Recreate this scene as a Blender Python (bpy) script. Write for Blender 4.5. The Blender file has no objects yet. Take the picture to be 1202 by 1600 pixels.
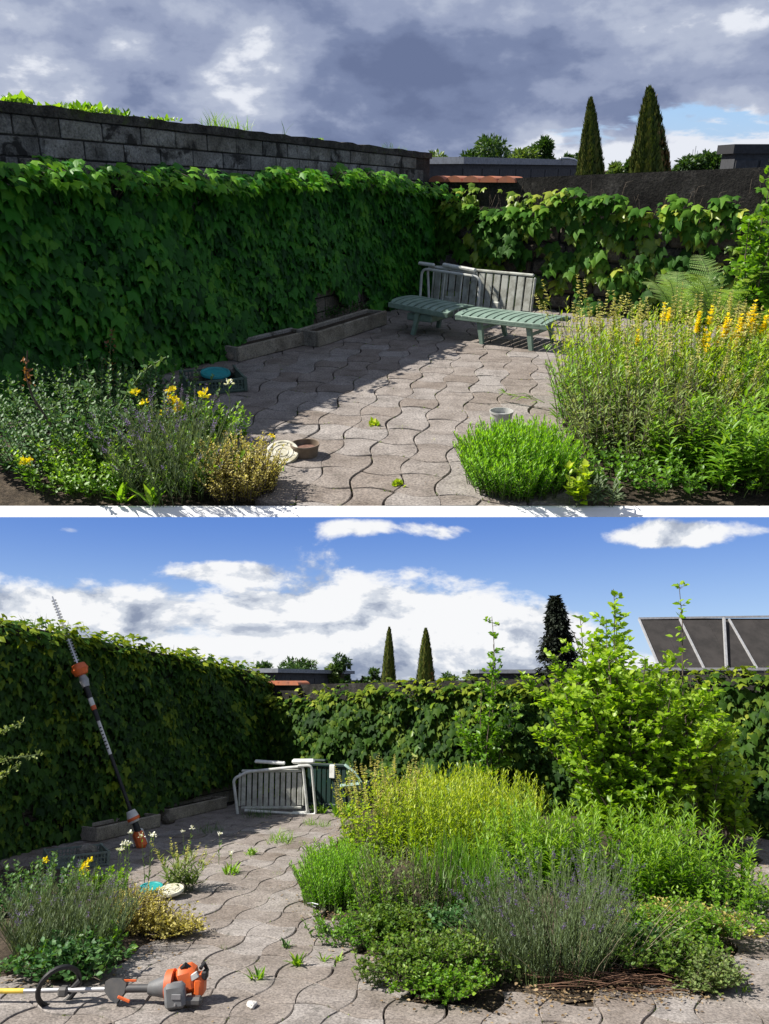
import bpy, math, random
import numpy as np
from mathutils import Matrix, Vector

random.seed(5)
rng = np.random.default_rng(11)
R = math.radians
scn = bpy.context.scene
col = scn.collection
cos, sin, pi = math.cos, math.sin, math.pi

# ------------------------------------------------------------------ camera
FPX = 1200.0                       # focal length in photograph pixels (1202 x 1600)
EYE = 1.55
UP_PITCH = R(24.03)                # camera looks down on the upper terrace
LO_PITCH = R(-12.2)                # ... and slightly up out of the lower garden, which lies on a slope
SU = 6.0                           # the upper terrace is the larger, farther one
cam_z = EYE * SU
cam = bpy.data.cameras.new('camera')
cam.sensor_fit = 'VERTICAL'; cam.sensor_height = 36.0; cam.lens = 36.0 * FPX / 1600.0
cam.clip_start = 0.05; cam.clip_end = 30000
camo = bpy.data.objects.new('camera', cam); col.objects.link(camo)
camo.location = (0, 0, cam_z); camo.rotation_euler = (R(90) - UP_PITCH, 0, 0)
scn.camera = camo
scn.render.resolution_x = 769; scn.render.resolution_y = 1024
scn.render.engine = 'CYCLES'
scn.cycles.max_bounces = 7; scn.cycles.diffuse_bounces = 3; scn.cycles.transmission_bounces = 3
scn.cycles.glossy_bounces = 2; scn.cycles.transparent_max_bounces = 4
scn.cycles.use_adaptive_sampling = True
scn.view_settings.view_transform = 'Standard'; scn.view_settings.look = 'None'
scn.view_settings.exposure = 0.8; scn.view_settings.gamma = 1.0
scn.view_settings.use_curve_mapping = False

# ------------------------------------------------------------------ sun and sky
SUN = Vector((-0.66, 0.23, 0.76)).normalized()
sl = bpy.data.lights.new('sun', 'SUN'); sl.energy = 5.0; sl.angle = R(0.53); sl.color = (1.0, 0.95, 0.87)
so = bpy.data.objects.new('sun', sl); col.objects.link(so)
so.rotation_euler = SUN.to_track_quat('Z', 'Y').to_euler(); so.location = (-40, 0, 60)
TILT = UP_PITCH - LO_PITCH
SUN_LO = Matrix.Rotation(TILT, 3, 'X') @ SUN

world = bpy.data.worlds.new('World'); scn.world = world; world.use_nodes = True
nt = world.node_tree; nt.nodes.clear()
def wn(t, **kw):
    n = nt.nodes.new(t)
    for k, v in kw.items(): setattr(n, k, v)
    return n
def wl(a, b): nt.links.new(a, b)
def wput(sock, v):
    if isinstance(v, bpy.types.NodeSocket): wl(v, sock)
    else: sock.default_value = v
def wmath(op, a, b=0.0, clamp=False):
    n = wn('ShaderNodeMath', operation=op); n.use_clamp = clamp
    wput(n.inputs[0], a); wput(n.inputs[1], b); return n.outputs[0]
def wvec(op, a, b=None):
    n = wn('ShaderNodeVectorMath', operation=op); wput(n.inputs[0], a)
    if b is not None: wput(n.inputs[1], b)
    return n.outputs['Value'] if op in ('LENGTH', 'DOT_PRODUCT') else n.outputs[0]
def wmap(v, a, b, c=0.0, d=1.0):
    n = wn('ShaderNodeMapRange'); n.interpolation_type = 'SMOOTHSTEP'
    wput(n.inputs[0], v); n.inputs[1].default_value = a; n.inputs[2].default_value = b
    n.inputs[3].default_value = c; n.inputs[4].default_value = d; return n.outputs[0]
def wmix(f, a, b):
    n = wn('ShaderNodeMix', data_type='RGBA'); wput(n.inputs[0], f); wput(n.inputs[6], a); wput(n.inputs[7], b)
    return n.outputs[2]
def wnoise(v, scale, detail=6, rough=.55, dist=0.0):
    n = wn('ShaderNodeTexNoise'); n.inputs['Scale'].default_value = scale; n.inputs['Detail'].default_value = detail
    n.inputs['Roughness'].default_value = rough; n.inputs['Distortion'].default_value = dist; wl(v, n.inputs['Vector'])
    return n.outputs['Fac']
def sky_node(sun):
    s = wn('ShaderNodeTexSky'); s.sky_type = 'NISHITA'; s.sun_disc = False
    s.sun_elevation = math.asin(sun.z); s.sun_rotation = math.atan2(sun.x, sun.y)
    s.air_density = 1.0; s.dust_density = 0.4; s.ozone_density = 2.5; return s
tc = wn('ShaderNodeTexCoord'); DIR = tc.outputs['Generated']
K = 10.0 / 2 ** 0.8     # colours below are picture values; the world strength is 0.1
def rgb(r, g, b, k=K):
    f = lambda c: ((c / 255 / 12.92) if c / 255 < .04045 else ((c / 255 + .055) / 1.055) ** 2.4) * k
    return (f(r), f(g), f(b), 1)
def blob(v, fr, x, y, wx, wz):
    "soft blob round the direction of picture point x, y: half width wx, half height wz in pixels"
    c = fr_dir(fr, x, y).normalized()
    d = wvec('SUBTRACT', v, tuple(c)); d = wvec('MULTIPLY', d, (FPX / wx, FPX / wx * .4, FPX / wz))
    return wmap(wvec('LENGTH', d), 0.0, 1.0, 1.0, 0.0)
def fr_dir(fr, x, y):
    a = UP_PITCH if fr == 'U' else LO_PITCH
    dx, dy = x - 601.0, 800.0 - y
    return Vector((dx, FPX * cos(a) + dy * sin(a), dy * cos(a) - FPX * sin(a)))
# upper: heavy grey cloud cover with a bright, partly blue gap low on the right
skyU = sky_node(SUN); wl(DIR, skyU.inputs[0])
vU = wvec('MULTIPLY', DIR, (1, 1, 1.9))
n1 = wnoise(vU, 4.2, 10, .54, .12); n2 = wnoise(wvec('ADD', vU, (3.1, 7.7, .4)), 9.5, 8, .55, .1)
tone = wmath('ADD', wmath('MULTIPLY', n1, 1.0), wmath('MULTIPLY', n2, .55))
brU = wmath('MULTIPLY', blob(DIR, 'U', 130, 90, 480, 230), .08)
brU = wmath('ADD', brU, wmath('MULTIPLY', blob(DIR, 'U', 1000, 250, 330, 75), .26))
brU = wmath('ADD', brU, wmath('MULTIPLY', blob(DIR, 'U', 850, 120, 120, 40), .10))
brU = wmath('SUBTRACT', brU, wmath('MULTIPLY', blob(DIR, 'U', 700, 175, 330, 130), .05))
tone = wmath('ADD', tone, brU)
rp = wn('ShaderNodeValToRGB'); rp.color_ramp.interpolation = 'EASE'
cr = rp.color_ramp.elements; cr[0].position = .63; cr[0].color = rgb(106, 119, 153, 1)
cr[1].position = 1.0; cr[1].color = rgb(232, 236, 245, 1)
for p, c in ((.74, rgb(122, 135, 168, 1)), (.84, rgb(152, 163, 191, 1)), (.93, rgb(180, 189, 210, 1))):
    e = cr.new(p); e.color = c
rp.color_ramp.elements[-1].position = 1.0
tn = wmath('MINIMUM', wmath('ADD', wmath('MULTIPLY', tone, 1.0), .045), 1.0); wl(tn, rp.inputs[0])
cloudU = wvec('MULTIPLY', rp.outputs[0], (K, K, K))
gap = wmath('ADD', blob(DIR, 'U', 1110, 190, 230, 42), wmath('MULTIPLY', blob(DIR, 'U', 880, 210, 130, 24), .8))
n4 = wnoise(wvec('MULTIPLY', DIR, (1, 1, 3.5)), 14, 8, .6, .2)
gap = wmap(wmath('ADD', wmath('MULTIPLY', gap, .55), wmath('MULTIPLY', n4, 1.3)), .93, 1.13)
blueU = wmix(.62, skyU.outputs[0], rgb(118, 172, 240))
upper = wmix(gap, cloudU, blueU)
# lower: blue sky with a big heap of cumulus, evaluated in the lower garden's own frame
rot = wn('ShaderNodeVectorRotate', rotation_type='X_AXIS'); rot.inputs['Angle'].default_value = TILT
wl(DIR, rot.inputs['Vector']); DL = rot.outputs[0]
skyL = sky_node(SUN_LO); wl(DL, skyL.inputs[0])
vL = wvec('MULTIPLY', DL, (1, 1, 1.9))
m1 = wnoise(vL, 5.5, 10, .6, .25); m2 = wnoise(wvec('ADD', vL, (1.5, .2, 3.3)), 15, 8, .6, .2)
m3 = wnoise(wvec('ADD', vL, (-.012, .0, .035)), 5.5, 6, .55, .25)
bias = wmath('MULTIPLY', blob(DL, 'L', 560, 985, 430, 190), .62)
for (x, y, wx, wz, k) in ((60, 965, 360, 105, .5), (620, 1050, 800, 60, .5), (1090, 832, 260, 45, .45), (905, 985, 150, 75, .36),
                          (350, 892, 120, 26, .3), (570, 822, 130, 30, .36), (100, 825, 90, 25, .2), (720, 830, 120, 25, .25)):
    bias = wmath('ADD', bias, wmath('MULTIPLY', blob(DL, 'L', x, y, wx, wz), k))
cv = wmath('ADD', wmath('ADD', m1, wmath('MULTIPLY', m2, .22)), bias)
mask = wmap(cv, .82, .95)
shade = wmath('ADD', wmath('MULTIPLY', wmath('SUBTRACT', m1, m3), 3.4), wmath('MULTIPLY', m2, 1.15))
shade = wmath('ADD', shade, wmath('MULTIPLY', wmath('SUBTRACT', wmath('MULTIPLY', cv, -.5), -.56), .9))
rl = wn('ShaderNodeValToRGB'); rl.color_ramp.interpolation = 'EASE'
e0 = rl.color_ramp.elements; e0[0].position = .05; e0[0].color = rgb(140, 152, 176, 1); e0[1].position = .64; e0[1].color = rgb(248, 249, 251, 1)
e = e0.new(.30); e.color = rgb(178, 187, 204, 1); e = e0.new(.47); e.color = rgb(214, 220, 230, 1)
wl(shade, rl.inputs[0]); cloudL = wvec('MULTIPLY', rl.outputs[0], (K, K, K))
sep = wn('ShaderNodeSeparateXYZ'); wl(DL, sep.inputs[0])
blue = wmix(wmap(sep.outputs[2], -.02, .22), rgb(165, 200, 245), rgb(52, 108, 205))
blue = wmix(.75, skyL.outputs[0], blue)
lower = wmix(mask, blue, cloudL)
upc = wvec('DOT_PRODUCT', DIR, (0, sin(UP_PITCH), cos(UP_PITCH)))
sky = wmix(wmap(upc, -.004, .004), lower, upper)
bg = wn('ShaderNodeBackground'); bg.inputs['Strength'].default_value = 0.1; wl(sky, bg.inputs[0])
wo = wn('ShaderNodeOutputWorld'); wl(bg.outputs[0], wo.inputs[0])

# ------------------------------------------------------------------ the two gardens' frames
P0 = Vector((0, 0, cam_z))
WM = {'U': Matrix.Scale(SU, 4),
      'L': Matrix.Translation(P0) @ Matrix.Rotation(-TILT, 4, 'X') @ Matrix.Translation((0, 0, -EYE))}
def g(fr, x, y, z=0.0):
    "point of the garden's ground seen at photograph pixel x, y"
    d = fr_dir(fr, x, y); t = (z - EYE) / d.z
    return Vector((d.x * t, d.y * t, z))
def at(fr, x, y, Y):
    d = fr_dir(fr, x, y); t = Y / d.y
    return Vector((d.x * t, Y, EYE + d.z * t))
def ppm(fr, Y, y):
    d = fr_dir(fr, 601, y); return d.y / Y

# ------------------------------------------------------------------ objects
def link(name, data, fr=None, parent=None, M=None):
    o = bpy.data.objects.new(name, data); col.objects.link(o)
    M = M if M is not None else Matrix.Identity(4)
    if parent is not None: o.parent = parent; o.matrix_basis = M
    else: o.matrix_world = WM[fr] @ M
    return o
def tag(o, label=None, cat=None, group=None, kind=None):
    if label: o['label'] = label
    if cat: o['category'] = cat
    if group: o['group'] = group
    if kind: o['kind'] = kind
    return o
def TR(loc, rz=0.0, rx=0.0, ry=0.0):
    return Matrix.Translation(loc) @ Matrix.Rotation(rz, 4, 'Z') @ Matrix.Rotation(ry, 4, 'Y') @ Matrix.Rotation(rx, 4, 'X')
def thing(name, label, cat, fr, loc=(0, 0, 0), rz=0.0, group=None, M=None):
    o = link(name, None, fr, None, M if M is not None else TR(loc, rz)); o.empty_display_size = .1
    return tag(o, label, cat, group)
def copy_thing(root, fr, M, label=None, group=None):
    r = root.copy(); col.objects.link(r); r.matrix_world = WM[fr] @ M
    if label: r['label'] = label
    if group: r['group'] = group
    for ch in list(root.children):
        c = ch.copy(); col.objects.link(c); c.parent = r
        for gc in list(ch.children):
            d = gc.copy(); col.objects.link(d); d.parent = c
    return r

class MB:
    "collects simple solids into one mesh"
    def __init__(s): s.v = []; s.f = []
    def add(s, v, f):
        n = len(s.v); s.v += [tuple(p) for p in v]; s.f += [tuple(i + n for i in q) for q in f]; return s
    def box(s, c, size, M=None, bev=0.0):
        x, y, z = [a / 2 for a in size]; b = bev
        if b <= 0:
            vs = [Vector((i * x, j * y, k * z)) for k in (-1, 1) for j in (-1, 1) for i in (-1, 1)]
            fs = [(0, 2, 3, 1), (4, 5, 7, 6), (0, 1, 5, 4), (2, 6, 7, 3), (0, 4, 6, 2), (1, 3, 7, 5)]
        else:
            vs = []; fs = []
            idx = {}
            for i in (-1, 1):
                for j in (-1, 1):
                    for k in (-1, 1):
                        for a in range(3):
                            p = [i * (x - b), j * (y - b), k * (z - b)]; p[a] = (i * x, j * y, k * z)[a]
                            idx[(i, j, k, a)] = len(vs); vs.append(Vector(p))
            for sg in (-1, 1):
                for a, q in ((0, [(sg, -1, -1), (sg, 1, -1), (sg, 1, 1), (sg, -1, 1)]), (1, [(-1, sg, -1), (1, sg, -1), (1, sg, 1), (-1, sg, 1)]),
                             (2, [(-1, -1, sg), (1, -1, sg), (1, 1, sg), (-1, 1, sg)])):
                    fs.append([idx[c_ + (a,)] for c_ in q])
            for a, b2, c2 in ((0, 1, 2), (0, 2, 1), (1, 2, 0)):
                for s1 in (-1, 1):
                    for s2 in (-1, 1):
                        def key(t, aa):
                            c_ = [0, 0, 0]; c_[a] = s1; c_[b2] = s2; c_[c2] = t; return idx[tuple(c_) + (aa,)]
                        fs.append([key(-1, a), key(-1, b2), key(1, b2), key(1, a)])
            for i in (-1, 1):
                for j in (-1, 1):
                    for k in (-1, 1): fs.append([idx[(i, j, k, a)] for a in range(3)])
        T = Matrix.Translation(c) @ (M.to_4x4() if M is not None else Matrix.Identity(4))
        return s.add([T @ p for p in vs], fs)
    def tube(s, pts, r, n=8, cap=True):
        pts = [Vector(p) for p in pts]; rs = r if isinstance(r, (list, tuple)) else [r] * len(pts)
        up = None; rings = []
        for i, p in enumerate(pts):
            d = (pts[min(i + 1, len(pts) - 1)] - pts[max(i - 1, 0)]).normalized()
            if up is None: up = d.orthogonal().normalized()
            up = (up - d * up.dot(d)); up = up.normalized() if up.length > 1e-6 else d.orthogonal().normalized()
            w = d.cross(up); rings.append([p + (up * cos(2 * pi * k / n) + w * sin(2 * pi * k / n)) * rs[i] for k in range(n)])
        v = [q for rg in rings for q in rg]; f = []
        for i in range(len(pts) - 1):
            for k in range(n):
                a = i * n + k; b = i * n + (k + 1) % n; f.append((a, b, b + n, a + n))
        if cap: f.append(tuple(range(n))[::-1]); f.append(tuple(range((len(pts) - 1) * n, len(pts) * n)))
        return s.add(v, f)
    def lathe(s, prof, n=20, M=None):
        M = M if M is not None else Matrix.Identity(4)
        v = [M @ Vector((r * cos(2 * pi * k / n), r * sin(2 * pi * k / n), z)) for r, z in prof for k in range(n)]; f = []
        for i in range(len(prof) - 1):
            for k in range(n):
                a = i * n + k; b = i * n + (k + 1) % n; f.append((a, b, b + n, a + n))
        return s.add(v, f)
    def prism(s, poly, z0, z1, M=None):
        M = M if M is not None else Matrix.Identity(4); n = len(poly)
        v = [M @ Vector((p[0], p[1], z0)) for p in poly] + [M @ Vector((p[0], p[1], z1)) for p in poly]
        f = [tuple(range(n))[::-1], tuple(range(n, 2 * n))] + [(i, (i + 1) % n, (i + 1) % n + n, i + n) for i in range(n)]
        return s.add(v, f)
    def mesh(s, name, mat=None, smooth=False):
        me = bpy.data.meshes.new(name); me.from_pydata(s.v, [], s.f); me.update()
        if mat: me.materials.append(mat)
        if smooth:
            me.polygons.foreach_set('use_smooth', [True] * len(me.polygons))
            try: me.set_sharp_from_angle(angle=R(38))
            except Exception: pass
        return me
    def build(s, name, mat, parent=None, fr=None, M=None, smooth=False):
        return link(name, s.mesh(name, mat, smooth), fr, parent, M)

# ------------------------------------------------------------------ materials
MC = {}
def newmat(name):
    m = bpy.data.materials.new(name); m.use_nodes = True
    b = m.node_tree.nodes['Principled BSDF']; return m, m.node_tree, b
def mnode(t, ty, **kw):
    n = t.nodes.new(ty)
    for k, v in kw.items(): setattr(n, k, v)
    return n
def c4(c): return (c[0], c[1], c[2], 1)
def pos_vec(t, fr, scale=(1, 1, 1), obj=False):
    src = mnode(t, 'ShaderNodeTexCoord').outputs['Object'] if obj else mnode(t, 'ShaderNodeNewGeometry').outputs['Position']
    k = 1.0 if (fr == 'L' or obj) else 1 / SU
    n = mnode(t, 'ShaderNodeVectorMath', operation='MULTIPLY'); t.links.new(src, n.inputs[0]); n.inputs[1].default_value = [s * k for s in scale]
    return n.outputs[0]
def noise(t, v, scale, detail=5, rough=.6, dist=0):
    n = mnode(t, 'ShaderNodeTexNoise'); t.links.new(v, n.inputs['Vector'])
    for k_, x in (('Scale', scale), ('Detail', detail), ('Roughness', rough), ('Distortion', dist)): n.inputs[k_].default_value = x
    return n.outputs['Fac']
def ramp(t, f, stops):
    n = mnode(t, 'ShaderNodeValToRGB'); el = n.color_ramp.elements
    el[0].position, el[0].color = stops[0][0], c4(stops[0][1]); el[1].position, el[1].color = stops[-1][0], c4(stops[-1][1])
    for p, c in stops[1:-1]: e_ = el.new(p); e_.color = c4(c)
    t.links.new(f, n.inputs[0]); return n.outputs[0]
def mixc(t, f, a, b, mode='MIX'):
    n = mnode(t, 'ShaderNodeMix', data_type='RGBA'); n.blend_type = mode
    for s_, x in ((n.inputs[0], f), (n.inputs[6], a), (n.inputs[7], b)):
        if isinstance(x, bpy.types.NodeSocket): t.links.new(x, s_)
        elif isinstance(x, (tuple, list)): s_.default_value = c4(x)
        else: s_.default_value = x
    return n.outputs[2]
def bump(t, b, h, dist, strength=1.0):
    n = mnode(t, 'ShaderNodeBump'); n.inputs['Distance'].default_value = dist; n.inputs['Strength'].default_value = strength
    t.links.new(h, n.inputs['Height']); t.links.new(n.outputs[0], b.inputs['Normal'])
def stone(name, fr, c1, c2, c3, sc=6.0, fine=90.0, bd=.004, rough=.9, spots=None, vary=.25):
    key = (name, fr)
    if key in MC: return MC[key]
    m, t, b = newmat(name); v = pos_vec(t, fr)
    a = noise(t, v, sc, 6, .62, .3); f = noise(t, v, fine, 4, .7)
    cc = ramp(t, a, [(.3, c1), (.5, c2), (.72, c3)])
    fr_ = ramp(t, f, [(.34, (.45, .45, .45)), (.5, (1, 1, 1)), (.66, (1.5, 1.48, 1.44))])
    cc = mixc(t, .85, cc, fr_, 'MULTIPLY')
    if spots:
        sp = noise(t, v, spots[1], 5, .6, .5); k_ = ramp(t, sp, [(spots[2], (0, 0, 0)), (spots[2] + .08, (1, 1, 1))])
        cc = mixc(t, k_, cc, spots[0])
    if vary:
        oi = mnode(t, 'ShaderNodeObjectInfo'); mm = mnode(t, 'ShaderNodeMapRange'); t.links.new(oi.outputs['Random'], mm.inputs[0])
        mm.inputs[3].default_value = 1 - vary; mm.inputs[4].default_value = 1 + vary
        hs = mnode(t, 'ShaderNodeHueSaturation'); t.links.new(mm.outputs[0], hs.inputs['Value']); t.links.new(cc, hs.inputs['Color'])
        m2 = mnode(t, 'ShaderNodeMapRange'); t.links.new(oi.outputs['Random'], m2.inputs[0]); m2.inputs[3].default_value = 1.25; m2.inputs[4].default_value = .7
        t.links.new(m2.outputs[0], hs.inputs['Saturation']); cc = hs.outputs[0]
    t.links.new(cc, b.inputs['Base Color']); b.inputs['Roughness'].default_value = rough
    b.inputs['Specular IOR Level'].default_value = .25
    k = 1 if fr == 'L' else SU
    ad = mnode(t, 'ShaderNodeMath', operation='ADD'); t.links.new(a, ad.inputs[0]); t.links.new(f, ad.inputs[1])
    bump(t, b, ad.outputs[0], bd * k); MC[key] = m; return m
def plain(name, c, rough=.5, metal=0.0, spec=.5, dirt=None, fr='L', sc=12.0, amt=.5):
    key = (name, fr)
    if key in MC: return MC[key]
    m, t, b = newmat(name)
    v = pos_vec(t, fr); n = noise(t, v, sc, 6, .65, .2)
    d = dirt if dirt else [x * .72 for x in c]
    cc = ramp(t, n, [(.38, d), (.38 + .35 * (1 - amt) + .06, c), (1, [min(1, x * 1.06) for x in c])])
    t.links.new(cc, b.inputs['Base Color']); b.inputs['Roughness'].default_value = rough
    b.inputs['Metallic'].default_value = metal; b.inputs['Specular IOR Level'].default_value = spec
    rr = ramp(t, n, [(.3, (min(1, rough + .2),) * 3), (.7, (rough,) * 3)]); t.links.new(rr, b.inputs['Roughness'])
    MC[key] = m; return m
def leafm(name, dark, mid, light, trans=.38, rough=.42, spec=.5, tcol=None):
    if name in MC: return MC[name]
    m, t, b = newmat(name)
    at_ = mnode(t, 'ShaderNodeAttribute'); at_.attribute_name = 'tint'
    cc = ramp(t, at_.outputs['Fac'], [(.0, dark), (.45, mid), (1.0, light)])
    t.links.new(cc, b.inputs['Base Color']); b.inputs['Roughness'].default_value = rough; b.inputs['Specular IOR Level'].default_value = spec
    tr = mnode(t, 'ShaderNodeBsdfTranslucent'); tc_ = mixc(t, 1.0, cc, tcol or (1.5, 1.5, .5), 'MULTIPLY'); t.links.new(tc_, tr.inputs[0])
    mx = mnode(t, 'ShaderNodeMixShader'); mx.inputs[0].default_value = trans
    t.links.new(b.outputs[0], mx.inputs[1]); t.links.new(tr.outputs[0], mx.inputs[2])
    t.links.new(mx.outputs[0], t.nodes['Material Output'].inputs[0]); MC[name] = m; return m

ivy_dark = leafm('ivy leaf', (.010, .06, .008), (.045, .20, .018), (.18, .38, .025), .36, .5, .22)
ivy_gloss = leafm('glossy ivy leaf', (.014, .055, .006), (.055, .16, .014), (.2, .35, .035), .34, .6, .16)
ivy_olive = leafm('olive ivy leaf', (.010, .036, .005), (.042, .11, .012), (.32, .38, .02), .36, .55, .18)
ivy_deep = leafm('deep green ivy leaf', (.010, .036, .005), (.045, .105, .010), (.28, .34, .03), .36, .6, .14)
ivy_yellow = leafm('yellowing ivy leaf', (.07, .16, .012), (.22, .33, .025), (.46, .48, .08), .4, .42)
herb_green = leafm('herb leaf', (.05, .14, .010), (.14, .30, .018), (.30, .44, .04), .45, .45)
yel_green = leafm('yellow green leaf', (.12, .24, .010), (.29, .43, .016), (.54, .58, .05), .45, .45)
sage_leaf = leafm('sage leaf', (.08, .14, .04), (.17, .24, .07), (.32, .36, .13), .35, .6, .3)
grey_leaf = leafm('grey green leaf', (.05, .085, .04), (.12, .17, .085), (.22, .27, .15), .25, .65, .25)
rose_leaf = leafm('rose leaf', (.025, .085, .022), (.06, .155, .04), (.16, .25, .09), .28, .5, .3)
mound_leaf = leafm('hyssop leaf', (.07, .20, .01), (.17, .40, .016), (.32, .55, .03), .45, .5)
creeper_leaf = leafm('creeping shrub leaf', (.035, .085, .014), (.10, .19, .022), (.24, .32, .05), .35, .5, .3)
dry_leaf = leafm('pale yellow leaf', (.2, .19, .04), (.46, .40, .10), (.64, .57, .2), .3, .6)
shrub_leaf = leafm('round shrub leaf', (.09, .20, .012), (.24, .40, .024), (.46, .58, .07), .5, .42, .45)
fern_leaf = leafm('fern frond', (.10, .20, .05), (.22, .36, .10), (.40, .50, .20), .4, .5)
tree_leaf = leafm('tree leaf', (.02, .055, .012), (.05, .11, .02), (.11, .18, .04), .25, .5)
pale_tree = leafm('pale tree leaf', (.06, .11, .03), (.13, .2, .05), (.2, .27, .09), .3, .5)
cyp_leaf = leafm('cypress leaf', (.03, .05, .008), (.075, .105, .016), (.15, .15, .03), .12, .6, .2)
cyp_brown = leafm('browned cypress leaf', (.10, .065, .02), (.20, .12, .04), (.3, .19, .07), .12, .7, .2)
con_leaf = leafm('dark conifer needles', (.010, .014, .010), (.02, .028, .018), (.045, .055, .035), .05, .6, .2)
yellow_fl = leafm('yellow petal', (.7, .50, .008), (.85, .68, .01), (.95, .85, .04), .25, .5)
cream_fl = leafm('faded cream flower', (.24, .25, .05), (.46, .44, .13), (.66, .60, .26), .3, .6)
lav_fl = leafm('lavender flower', (.05, .03, .09), (.11, .07, .19), (.2, .13, .32), .2, .7)
white_fl = leafm('white petal', (.6, .6, .5), (.75, .75, .7), (.85, .85, .8), .25, .6)
red_leaf = leafm('reddish rose shoot leaf', (.14, .05, .02), (.28, .12, .05), (.38, .2, .08), .25, .4)
straw = leafm('dry straw', (.12, .075, .035), (.24, .16, .08), (.36, .27, .15), .15, .7)
stem_g = plain('green stem', (.09, .14, .035), .6)
stem_b = plain('woody stem', (.11, .085, .06), .8)
stem_d = plain('dark woody stem', (.045, .035, .028), .8)

# ------------------------------------------------------------------ leaves in bulk
def tpl(V, F): return (np.array(V, float), np.array(F, int))
T_IVY = tpl([(0, .04, 0), (-.26, -.08, -.05), (-.40, .18, -.10), (-.56, .50, -.20), (-.27, .50, -.05), (0, 1, -.24), (.27, .50, -.05), (.56, .50, -.20), (.40, .18, -.10), (.26, -.08, -.05), (0, .45, .05)],
            [(10, 0, 1), (10, 1, 2), (10, 2, 3), (10, 3, 4), (10, 4, 5), (10, 5, 6), (10, 6, 7), (10, 7, 8), (10, 8, 9), (10, 9, 0)])
T_LANCE = tpl([(0, 0, 0), (-.10, .3, .02), (.10, .3, .02), (-.085, .65, -.01), (.085, .65, -.01), (0, 1, -.14), (0, .3, -.02), (0, .65, -.05)],
              [(0, 6, 1), (0, 2, 6), (1, 6, 7), (1, 7, 3), (6, 2, 4), (6, 4, 7), (3, 7, 5), (7, 4, 5)])
T_OVAL = tpl([(0, 0, 0), (-.24, .22, .04), (.24, .22, .04), (-.30, .55, .04), (.30, .55, .04), (0, 1, -.12), (0, .5, -.05)],
             [(0, 6, 1), (0, 2, 6), (1, 6, 3), (2, 4, 6), (3, 6, 5), (6, 4, 5)])
T_SMALL = tpl([(0, 0, 0), (-.22, .45, .05), (.22, .45, .05), (0, 1, -.05)], [(0, 3, 1), (0, 2, 3)])
T_NEEDLE = tpl([(0, 0, 0), (-.055, .5, .01), (.055, .5, .01), (0, 1, -.04)], [(0, 3, 1), (0, 2, 3)])
T_NLEAF = tpl([(0, 0, 0), (-.12, .5, .03), (.12, .5, .03), (0, 1, -.04)], [(0, 3, 1), (0, 2, 3)])
T_BLADE = tpl([(-.02, 0, 0), (.02, 0, 0), (-.018, .45, .03), (.018, .45, .03), (0, 1, -.14)], [(0, 1, 3), (0, 3, 2), (2, 3, 4)])
T_PETAL = tpl([(0, 0, 0), (-.35, .6, .15), (.35, .6, .15), (0, 1, .1)], [(0, 3, 1), (0, 2, 3)])
T_CLUMP = tpl([(0, 0, 0), (-.5, .4, .1), (-.15, .5, -.1), (-.3, 1, .1), (.2, .35, .2), (.55, .6, 0), (.1, .95, -.2), (.35, .1, -.15), (-.2, .15, .25)],
              [(0, 1, 2), (2, 1, 3), (0, 4, 5), (4, 6, 5), (0, 7, 2), (8, 6, 7)])

def nrm(a): return a / np.maximum(np.linalg.norm(a, axis=-1, keepdims=True), 1e-9)
def tri_mesh(name, V, F, tint, mat):
    me = bpy.data.meshes.new(name); nv, nf = len(V), len(F)
    me.vertices.add(nv); me.vertices.foreach_set('co', np.ascontiguousarray(V, dtype=np.float32).ravel())
    me.loops.add(nf * 3); me.loops.foreach_set('vertex_index', np.ascontiguousarray(F, dtype=np.int32).ravel())
    me.polygons.add(nf); me.polygons.foreach_set('loop_start', np.arange(0, nf * 3, 3, dtype=np.int32))
    if tint is not None:
        a = me.attributes.new('tint', 'FLOAT', 'POINT'); a.data.foreach_set('value', np.ascontiguousarray(tint, dtype=np.float32))
    me.update(calc_edges=True)
    if mat: me.materials.append(mat)
    return me
class Leaves:
    def __init__(s): s.p = []; s.d = []; s.n = []; s.s = []; s.t = []
    def add(s, p, d, n, size, tint):
        p = np.atleast_2d(p); k = len(p)
        s.p.append(p); s.d.append(np.broadcast_to(d, (k, 3))); s.n.append(np.broadcast_to(n, (k, 3)))
        s.s.append(np.broadcast_to(size, (k,))); s.t.append(np.broadcast_to(tint, (k,)))
    def arrays(s):
        p, d, n = np.concatenate(s.p), nrm(np.concatenate(s.d)), np.concatenate(s.n)
        x = nrm(np.cross(d, n)); z = np.cross(x, d)
        Rm = np.stack([x, d, z], axis=2) * np.concatenate(s.s)[:, None, None]
        return p, Rm, np.clip(np.concatenate(s.t), 0, 1)
    def mesh(s, name, tp, mat, sel=None):
        p, Rm, t = s.arrays()
        if sel is not None: p, Rm, t = p[sel], Rm[sel], t[sel]
        V, F = tp; N, nv = len(p), len(V)
        W = np.einsum('nij,vj->nvi', Rm, V) + p[:, None, :]
        FF = (F[None] + (np.arange(N) * nv)[:, None, None]).reshape(-1, 3)
        return tri_mesh(name, W.reshape(-1, 3), FF, np.repeat(t, nv), mat)
    def build(s, name, tp, mat, parent, kind='stuff'):
        if not s.p: return None
        o = link(name, s.mesh(name, tp, mat), None, parent); o['kind'] = kind; return o
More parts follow.
